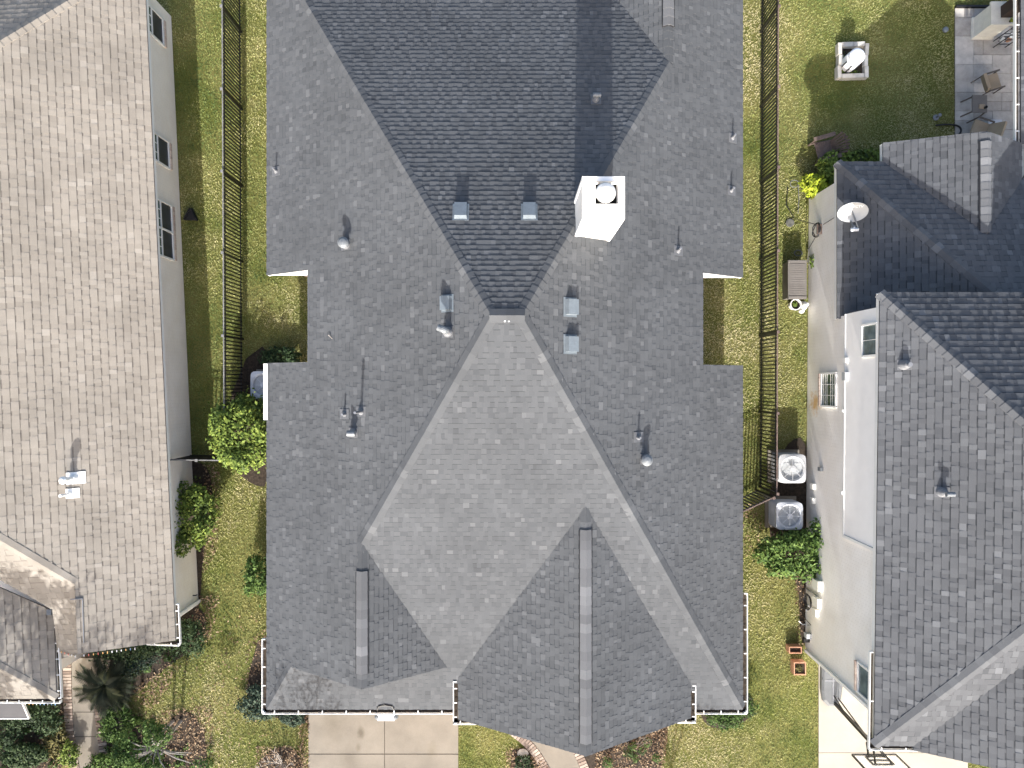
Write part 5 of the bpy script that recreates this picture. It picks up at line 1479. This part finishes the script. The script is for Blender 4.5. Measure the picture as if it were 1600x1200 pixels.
c = W(1238, 862, .7); bush('wide glossy green bush spilling round the air conditioner at the fence corner', c, lump(1.18, 0.92, 1.6, 16, 4) + [(0.75, 0.75, 0.9, 0.3, 0.35, 0.3), (-0.9, -0.1, 0.6, 0.35, 0.3, 0.3), (0.4, 0.5, 1.0, 0.35, 0.3, 0.25)], 4300, 0.12, 'leaf_mid', 14, tone=0.66)
c = W(1136, 1104, .4); bush('clipped dark green bush at the bottom right corner of the middle roof', c, lump(0.86, 0.80, 0.8, 13, 5), 5500, 0.07, 'leaf_mid', 15, tone=0.42)
c = W(412, 1100, .3); bush('low blue green spreading juniper left of the driveway', c, lump(0.85, 0.72, 0.45, 12, 6), 3600, 0.08, 'leaf_blue', 16, tone=0.5)
c = W(455, 1122, .25); bush('small blue green juniper tuft at the driveway edge', c, lump(0.5, 0.4, 0.35, 7, 7), 1300, 0.08, 'leaf_blue', 17)
c = W(228, 1000, .5); bush('dark clipped hedge under the tan roof edge', c, [(x, 0.10*math.sin(x*3)+0.22*x*0.3, 0.42, 0.42, 0.60, 0.42) for x in (-1.5, -1.0, -0.5, 0, 0.5, 1.0, 1.5)], 6000, 0.09, 'leaf_dark', 18, name='hedge', cat='hedge')
c = W(272, 291, .5); c = W(1274, 290, .5); bush('lime yellow shrub at the corner of the low roof', c, lump(0.50, 0.42, 0.85, 9, 8), 900, 0.13, 'leaf_lime', 19, tone=0.5)
c = W(1302, 268, .5); bush('bright green shrub between the lime shrub and the low roof', c, lump(0.62, 0.5, 0.9, 9, 9), 1300, 0.12, 'leaf_bright', 20, tone=0.6)
c = W(1345, 243, .5); bush('row of broad leaved green plants along the low roof edge', c, [(x, 0.06*x, 0.30, 0.30, 0.24, 0.3) for x in (-0.9, -0.45, 0, 0.45, 0.9, 1.3)], 1100, 0.14, 'leaf_bright', 21, tone=0.5)
c = W(1270, 408, .3); bush('small weed growing between the deck box and the wall', c, [(0, 0, 0.25, 0.10, 0.24, 0.25)], 160, 0.08, 'leaf_bright', 22, cat='weed', name='weed', stem=False)
c = W(25, 1120, .3); bush('dark shrub mass below the small bay roof', c, [(x, y, 0.3, 0.45, 0.4, 0.32) for x, y in ((-0.6, 0.05), (0, 0), (0.6, 0.1), (1.0, 0.3), (1.1, -0.2), (-0.2, -0.6))], 3400, 0.09, 'leaf_dark', 23, tone=0.5)
c = W(40, 1178, .3); bush('dull green shrub at the bottom left corner', c, lump(0.9, 0.55, 0.7, 10, 10), 2400, 0.09, 'leaf_dark', 24, tone=0.62)
c = W(108, 1178, .3); bush('bright leafy shrub beside the garden walk', c, lump(0.42, 0.42, 0.55, 8, 11), 1100, 0.08, 'leaf_bright', 25, tone=0.62)
c = W(88, 1160, .2); bush('olive brown straggly shrub between the bay roof and the garden walk', c, lump(0.42, 0.75, 0.4, 8, 12), 1300, 0.09, 'leaf_olive', 26, tone=0.5)
c = W(185, 1128, .25); bush('mid green groundcover plant right of the garden walk', c, lump(0.58, 0.75, 0.4, 10, 13), 2300, 0.08, 'leaf_mid', 27, tone=0.55)
c = W(170, 1195, .3); bush('bright green shrub at the foot of the garden walk', c, lump(0.85, 0.5, 0.5, 10, 14), 2200, 0.09, 'leaf_mid', 28, tone=0.72)
c = W(215, 1040, .25); bush('grey green groundcover between the hedge and the lawn', c, [(x, x*0.7, 0.15, 0.34, 0.30, 0.18) for x in (-0.9, -0.55, -0.2, 0.15, 0.5)], 1700, 0.07, 'leaf_blue', 29, tone=0.55)
# sago palm
c = W(165, 1070, 0.55)
t = thing('sago_palm', 'dark sago palm with a wide rosette of fronds beside the garden walk', 'palm', (c.x, c.y, 0))
m = MB(); m.tube([(c.x, c.y, 0), (c.x, c.y, 0.3), (c.x, c.y, 0.55)], [0.18, 0.17, 0.12], 12); obj('trunk', m, M['bark'], t)
for k in range(46):
    ring = k % 3; a_ = k*2.39996 + rng.uniform(-.1, .1); L_ = (1.15, 1.05, 0.72)[ring]*rng.uniform(0.88, 1.06); rise = (0.10, 0.35, 0.75)[ring]
    d_ = Vector((math.cos(a_), math.sin(a_), 0)); sd = Vector((-d_.y, d_.x, 0)); m = MB(); prev = None
    nn = 26; pts = []
    for i in range(nn+1):
        u = i/nn; pts.append(Vector((c.x, c.y, 0.55)) + d_*(L_*u) + Vector((0, 0, rise*u*(1.3-1.05*u*1.2))))
    m.tube(pts[::4] + [pts[-1]], 0.010, 4, False, tone=0.85)
    tn_ = rng.uniform(0.1, 0.7) if rng.random() > 0.08 else 1.0
    for i in range(3, nn):
        u = i/nn; ll = 0.24*math.sin(math.pi*min(1, u*0.95+0.10))**0.6; p = pts[i]
        for s in (-1, 1):
            tip = p + sd*s*ll*0.85 + d_*ll*0.50 + Vector((0, 0, ll*0.28)); w_ = d_*0.019
            m.face([p-w_, p+w_, tip], min(1, tn_*rng.uniform(0.8, 1.2)))
    obj('frond', m, M['sago'], t)
# small front-yard tree at the bottom left, two trunks
c = W(277, 1126, 0)
t = thing('ornamental_tree', 'small tree with a loose green crown in a mulch ring at the bottom left', 'tree', (c.x, c.y, 0))
m = MB()
for dx in (-0.13, 0.12):
    m.tube([(c.x+dx, c.y, -0.05), (c.x+dx*1.3, c.y-0.05, 0.9), (c.x+dx*2.5, c.y-0.25, 1.7)], [0.055, 0.045, 0.03], 8)
tp = [tuple(W(rng.uniform(190, 325), rng.uniform(1135, 1205), 1.7) + Vector((0, 0, rng.uniform(-0.3, 0.3)))) for _ in range(18)]
for q_ in tp: m.tube([(c.x, c.y-0.2, 1.4), (Vector(q_)+Vector((c.x, c.y-0.2, 1.4)))/2 + Vector((0, 0, .1)), q_], [0.03, 0.02, 0.008], 6)
obj('trunk', m, M['twig'], t)
B = [(q_[0], q_[1], q_[2], 0.30, 0.28, 0.22) for q_ in tp[:12]]
v, tn = foliage_mesh(B, 2600, 0.085, 31, tone_mid=0.5); quads_obj('crown', v, tn, M['leaf_mid'], t)
# bare pale-twigged shrub left of the driveway
def bare_shrub(label, c, n, h, spread, mat, seed):
    r_ = random.Random(seed); t = thing('bare_shrub', label, 'shrub', (c[0], c[1], 0)); m = MB()
    for k in range(n):
        a_ = r_.uniform(0, 2*math.pi); L_ = r_.uniform(0.5, 1)*spread
        p0 = Vector((c[0], c[1], 0)); p1 = p0 + Vector((math.cos(a_)*L_*0.5, math.sin(a_)*L_*0.5, h*0.5)); p2 = p0 + Vector((math.cos(a_+.3)*L_, math.sin(a_+.3)*L_, h*r_.uniform(0.6, 1)))
        m.tube([p0, p1, p2], [0.018, 0.012, 0.005], 5)
        for _ in range(3):
            f = r_.uniform(0.3, 0.9); q0 = p1 + (p2-p1)*f; a2 = a_ + r_.uniform(-1.0, 1.0)
            m.tube([q0, q0 + Vector((math.cos(a2), math.sin(a2), 0.5))*r_.uniform(0.1, 0.3)], [0.008, 0.003], 4)
    obj('twigs', m, M[mat], t)['kind'] = 'stuff'
    return t
c = W(441, 1192, 0); bare_shrub('leafless pale twigged shrub in the dark mulch ring left of the driveway', c, 13, 0.8, 0.7, 'twig', 4)
c = W(985, 1165, 0); tb = bare_shrub('straggly brown shrub with few green blades in the bed below the gable tip', c, 12, 0.5, 0.75, 'bark', 6)
v, tn = foliage_mesh([(c.x+rng.uniform(-.9, .9), c.y+rng.uniform(-.6, .4), 0.2, 0.14, 0.14, 0.2) for _ in range(9)], 420, 0.15, 33, tone_mid=0.4, aspect=0.16); quads_obj('foliage', v, tn, M['leaf_mid'], tb)
c = W(818, 1192, .1); bush('small dark plant in the mulch pocket left of the front walk', c, lump(0.4, 0.3, 0.25, 6, 15), 320, 0.09, 'leaf_dark', 34, tone=0.4)
m = MB(); c = W(817, 1179, .1); m.lathe((c.x, c.y, -0.03), [(0.20, 0), (0.19, 0.06), (0.10, 0.10), (0.001, 0.11)], 9, squash=0.8, tone=0.3); tag(obj('garden_rock', m, M['stone_white']), 'flat tan rock at the edge of the mulch pocket by the front walk', 'rock')

# trees standing in the front yards just south of the view; their shade falls into it
def tall_tree(label, x, y, h, spread, leaves, seed, mat='leaf_mid', trunk_r=0.16, lsize=0.16):
    r_ = random.Random(seed); t = thing('front_yard_tree', label, 'tree', (x, y, 0)); m = MB(); tips = []
    def grow(p, d, L_, r0, lev):
        q_ = p + d*L_; m.tube([p, p + d*L_*0.5 + Vector((r_.uniform(-.05,.05), r_.uniform(-.05,.05), 0))*L_, q_], [r0, r0*0.85, r0*0.65], 6 if lev < 2 else 4, False)
        if lev == 4: tips.append(q_); return
        for _ in range(3 if lev else 4):
            nd = (d + Vector((r_.uniform(-1,1), r_.uniform(-1,1), r_.uniform(-0.15,0.5)))*spread).normalized()
            grow(q_, nd, L_*r_.uniform(0.62, 0.8), r0*0.6, lev+1)
    grow(Vector((x, y, -0.1)), Vector((0.03, 0.02, 1)).normalized(), h*0.30, trunk_r, 0)
    obj('trunk', m, M['bark'], t)
    if leaves:
        B = [(q_.x, q_.y, q_.z, 0.5, 0.5, 0.35) for q_ in tips]
        v, tn = foliage_mesh(B, leaves, lsize, seed, shell=0.1); quads_obj('crown', v, tn, M[mat], t)
    return t
tall_tree('leafy tree in the front yard beyond the bottom left of the view', -13.9, -14.2, 10.5, 0.55, 4600, 3)
tall_tree('second leafy tree in the front yard at the far bottom left', -16.8, -13.9, 9.6, 0.55, 4200, 12)
tall_tree('small leafy tree in the front yard just past the sago palm', -12.6, -14.9, 6.2, 0.75, 3800, 22)
tall_tree('sparse leafed tree in the front yard beyond the driveway', -7.4, -17.2, 8.0, 0.55, 1100, 5, trunk_r=0.08, lsize=0.12)
tall_tree('thin leafed tree in the front yard beyond the entry gable', 5.0, -17.0, 8.2, 0.55, 1900, 7, trunk_r=0.09, lsize=0.13)

# ------------------------------------------------------------------ leaf litter and lawn
def in_poly(x, y, P):
    c_ = np.zeros(len(x), bool); n_ = len(P)
    for i in range(n_):
        x0, y0 = P[i]; x1_, y1_ = P[(i+1) % n_]
        if y0 == y1_: continue
        cond = ((y0 > y) != (y1_ > y)) & (x < (x1_-x0)*(y-y0)/(y1_-y0)+x0)
        c_ ^= cond
    return c_
def vnoise(x, y, s, seed):
    g = np.random.default_rng(seed); G = g.random((256, 256))
    u, v_ = x*s+100, y*s+100; iu, iv = np.floor(u).astype(int), np.floor(v_).astype(int); fu, fv = u-iu, v_-iv
    fu = fu*fu*(3-2*fu); fv = fv*fv*(3-2*fv); a_ = lambda i, j: G[i % 256, j % 256]
    return (a_(iu, iv)*(1-fu)+a_(iu+1, iv)*fu)*(1-fv) + (a_(iu, iv+1)*(1-fu)+a_(iu+1, iv+1)*fu)*fv
def hard(x, y):
    """places with no turf"""
    k = np.zeros(len(x), bool)
    for P in (rect(dx0-0.02, -25, dx1+0.02, -8.8), rect(sx0-0.02, -25, sx1+0.02, -8.8), rect(px0-0.02, 6.2, 18, ptop+0.08),
              rect(-6.9, 3.5, 6.45, 14), rect(-5.45, 0, 5.08, 4), rect(-6.9, -9.3, 6.45, 0.2), rect(-1.2, -9.5, 4.9, -9),
              [(-19, -7.3), (wxl(-7.3)+0.02, -7.3), (wxl(12.2)+0.02, 12.2), (-19, 12.2)], rect(-19, -9.8, -14.1, -7.2),
              [(wx3(-8.75)-0.04, -8.8), (18, -8.8), (18, 6.2), (wx3(6.14)-0.04, 6.2)], rect(11.2, 6, 14.5, 6.75)):
        k |= in_poly(x, y, P)
    for P in (rect(W(97, 0).x, W(0, 1215).y, W(170, 0).x, W(0, 1040).y), [tuple(W(*q_).xy) for q_ in ((735, 1105), (800, 1150), (850, 1215), (930, 1215), (880, 1130), (850, 1105))]):
        k |= in_poly(x, y, P)
    return k
NB = 640000
gx = nrg.uniform(-13.5, 17.2, NB); gy = nrg.uniform(-13.1, 13.0, NB)
fx_, fy_ = np.abs(gx)*FPX/CAM_H, np.abs(gy)*FPX/CAM_H
ok = (fx_ < 815) & (fy_ < 612) & ~hard(gx, gy)
for P in BEDP: ok &= ~(in_poly(gx, gy, P) & (nrg.random(NB) > 0.05))
gx, gy = gx[ok], gy[ok]; n_ = len(gx)
print('grass blades', n_)
big = vnoise(gx, gy, 0.5, 1); mid = vnoise(gx, gy, 1.9, 2); fine = vnoise(gx, gy, 7.0, 3)
dry = 0.50 + 0.70*(big-0.5) + 0.55*(mid-0.5) + 0.22*(fine-0.5)
def patch(cx_, cy_, r_, amt):
    p = W(cx_, cy_); return amt*np.exp(-((gx-p.x)**2 + (gy-p.y)**2)/(r_*r_))
dry += patch(1110, 1160, 1.3, 0.30) + patch(280, 1110, 1.2, 0.22) + patch(330, 1170, 1.4, 0.2) + patch(1200, 120, 1.8, 0.12) + patch(1240, 60, 2.2, 0.12) + patch(1172, 120, 0.8, 0.12) + patch(345, 860, 1.3, 0.08) + patch(1190, 1080, 1.2, 0.10) + patch(1350, 30, 2.2, 0.10) + patch(1130, 520, 1.2, 0.12) + patch(1380, 150, 1.2, 0.18)
dry -= sum(patch(285+5*k, 120+105*k, 1.0, 0.13) for k in range(6))  # greener, darker strip: the tan house's shade carried partly in the blade colour
dry -= patch(310, 450, 1.6, 0.06) + patch(400, 100, 1.5, 0.05) + patch(310, 180, 1.4, 0.10) + patch(1260, 1130, 1.1, 0.14) + patch(1330, 160, 1.4, 0.15) + patch(1240, 500, 1.0, 0.1) + patch(1220, 1120, 1.6, 0.05)
tone = np.clip(dry + nrg.normal(size=n_)*0.13, 0, 1)
hgt = 0.020 + 0.026*nrg.random(n_); aa = nrg.uniform(0, 2*math.pi, n_); lean = 0.028 + 0.036*nrg.random(n_)
wd = 0.006 + 0.006*nrg.random(n_); wa = aa + math.pi/2 + nrg.normal(size=n_)*0.3
z0 = np.full(n_, -0.03) + 0.02*nrg.random(n_)
base = np.stack([gx, gy, z0], 1); wv = np.stack([np.cos(wa)*wd, np.sin(wa)*wd, np.zeros(n_)], 1)
mid_ = base + np.stack([np.cos(aa)*lean*0.35, np.sin(aa)*lean*0.35, hgt*0.65], 1)
tip = base + np.stack([np.cos(aa)*lean, np.sin(aa)*lean, hgt], 1)
v = np.stack([base-wv, base+wv, mid_+wv*0.8, tip], 1).reshape(-1, 3)
quads_obj('grass', v, tone, M['grass'], kind='stuff')

def cover(name, polys, size, seed, mat, tone):
    g = np.random.default_rng(seed); B = []
    for P, k in polys:
        P = [tuple(W(*q_).xy) for q_ in P]; xs, ys = [q_[0] for q_ in P], [q_[1] for q_ in P]
        x = g.uniform(min(xs), max(xs), k*3); y = g.uniform(min(ys), max(ys), k*3); o_ = in_poly(x, y, P)
        B += [(a_, b_, 0.05, g.uniform(.08, .2), g.uniform(.08, .2), g.uniform(.06, .2)) for a_, b_ in zip(x[o_][:k], y[o_][:k])]
    v, tn = foliage_mesh(B, len(B)*42, size, seed, tone_mid=tone, shell=0.3); return quads_obj(name, v, tn, M[mat], kind='stuff')
cover('ground_cover', [([(160, 1095), (225, 1100), (262, 1150), (330, 1165), (330, 1205), (155, 1205)], 70), ([(0, 1100), (95, 1100), (100, 1205), (0, 1205)], 40), ([(180, 1010), (300, 970), (318, 1000), (240, 1050), (190, 1080)], 30)], 0.075, 51, 'leaf_mid', 0.55)
def litter(name, polys, n, size, seed, mat='litter'):
    g = np.random.default_rng(seed); X, Y = [], []
    for P, k in polys:
        P = [tuple(W(*q_).xy) for q_ in P]; xs, ys = [q_[0] for q_ in P], [q_[1] for q_ in P]
        x = g.uniform(min(xs), max(xs), k*3); y = g.uniform(min(ys), max(ys), k*3); o_ = in_poly(x, y, P); X.append(x[o_][:k]); Y.append(y[o_][:k])
    x, y = np.concatenate(X), np.concatenate(Y); n = len(x)
    p = np.stack([x, y, 0.02+0.03*g.random(n)], 1); a_ = g.uniform(0, 6.28, n); s = size*(0.5+g.random(n))
    ax_ = np.stack([np.cos(a_)*s*0.5, np.sin(a_)*s*0.5, g.normal(size=n)*s*0.2], 1); ay_ = np.stack([-np.sin(a_)*s*0.28, np.cos(a_)*s*0.28, g.normal(size=n)*s*0.12], 1)
    v = np.stack([p-ax_, p-ay_, p+ax_, p+ay_], 1).reshape(-1, 3)
    return quads_obj(name, v, np.clip(g.normal(0.5, 0.28, n), 0, 1), M[mat], kind='stuff')
litter('leaf_litter', [
    ([(930, 1120), (1048, 1112), (1034, 1200), (930, 1200)], 1500), ([(1030, 1115), (1046, 1115), (1038, 1200), (1026, 1200)], 260),
    ([(790, 1165), (845, 1185), (858, 1200), (790, 1200)], 260),
    ([(318, 720), (345, 735), (340, 860), (318, 900)], 420), ([(308, 930), (345, 930), (330, 1000), (300, 1010)], 380),
    ([(196, 1085), (262, 1035), (285, 1040), (240, 1110)], 420), ([(255, 1110), (330, 1100), (335, 1165), (300, 1200), (250, 1160)], 700),
    ([(384, 1000), (418, 980), (418, 1100), (385, 1110)], 260), ([(400, 1165), (480, 1165), (482, 1200), (400, 1200)], 420), ([(468, 1110), (484, 1110), (484, 1200), (466, 1200)], 160),
    ([(60, 1110), (108, 1110), (108, 1200), (60, 1200)], 500), ([(160, 1080), (330, 1150), (330, 1200), (160, 1200)], 700),
    ([(1160, 790), (1190, 780), (1190, 870), (1160, 870)], 120), ([(1240, 890), (1262, 890), (1258, 1010), (1245, 1010)], 160),
    ([(280, 960), (420, 960), (480, 1200), (230, 1200)], 420)], 0, 0.062, 3)
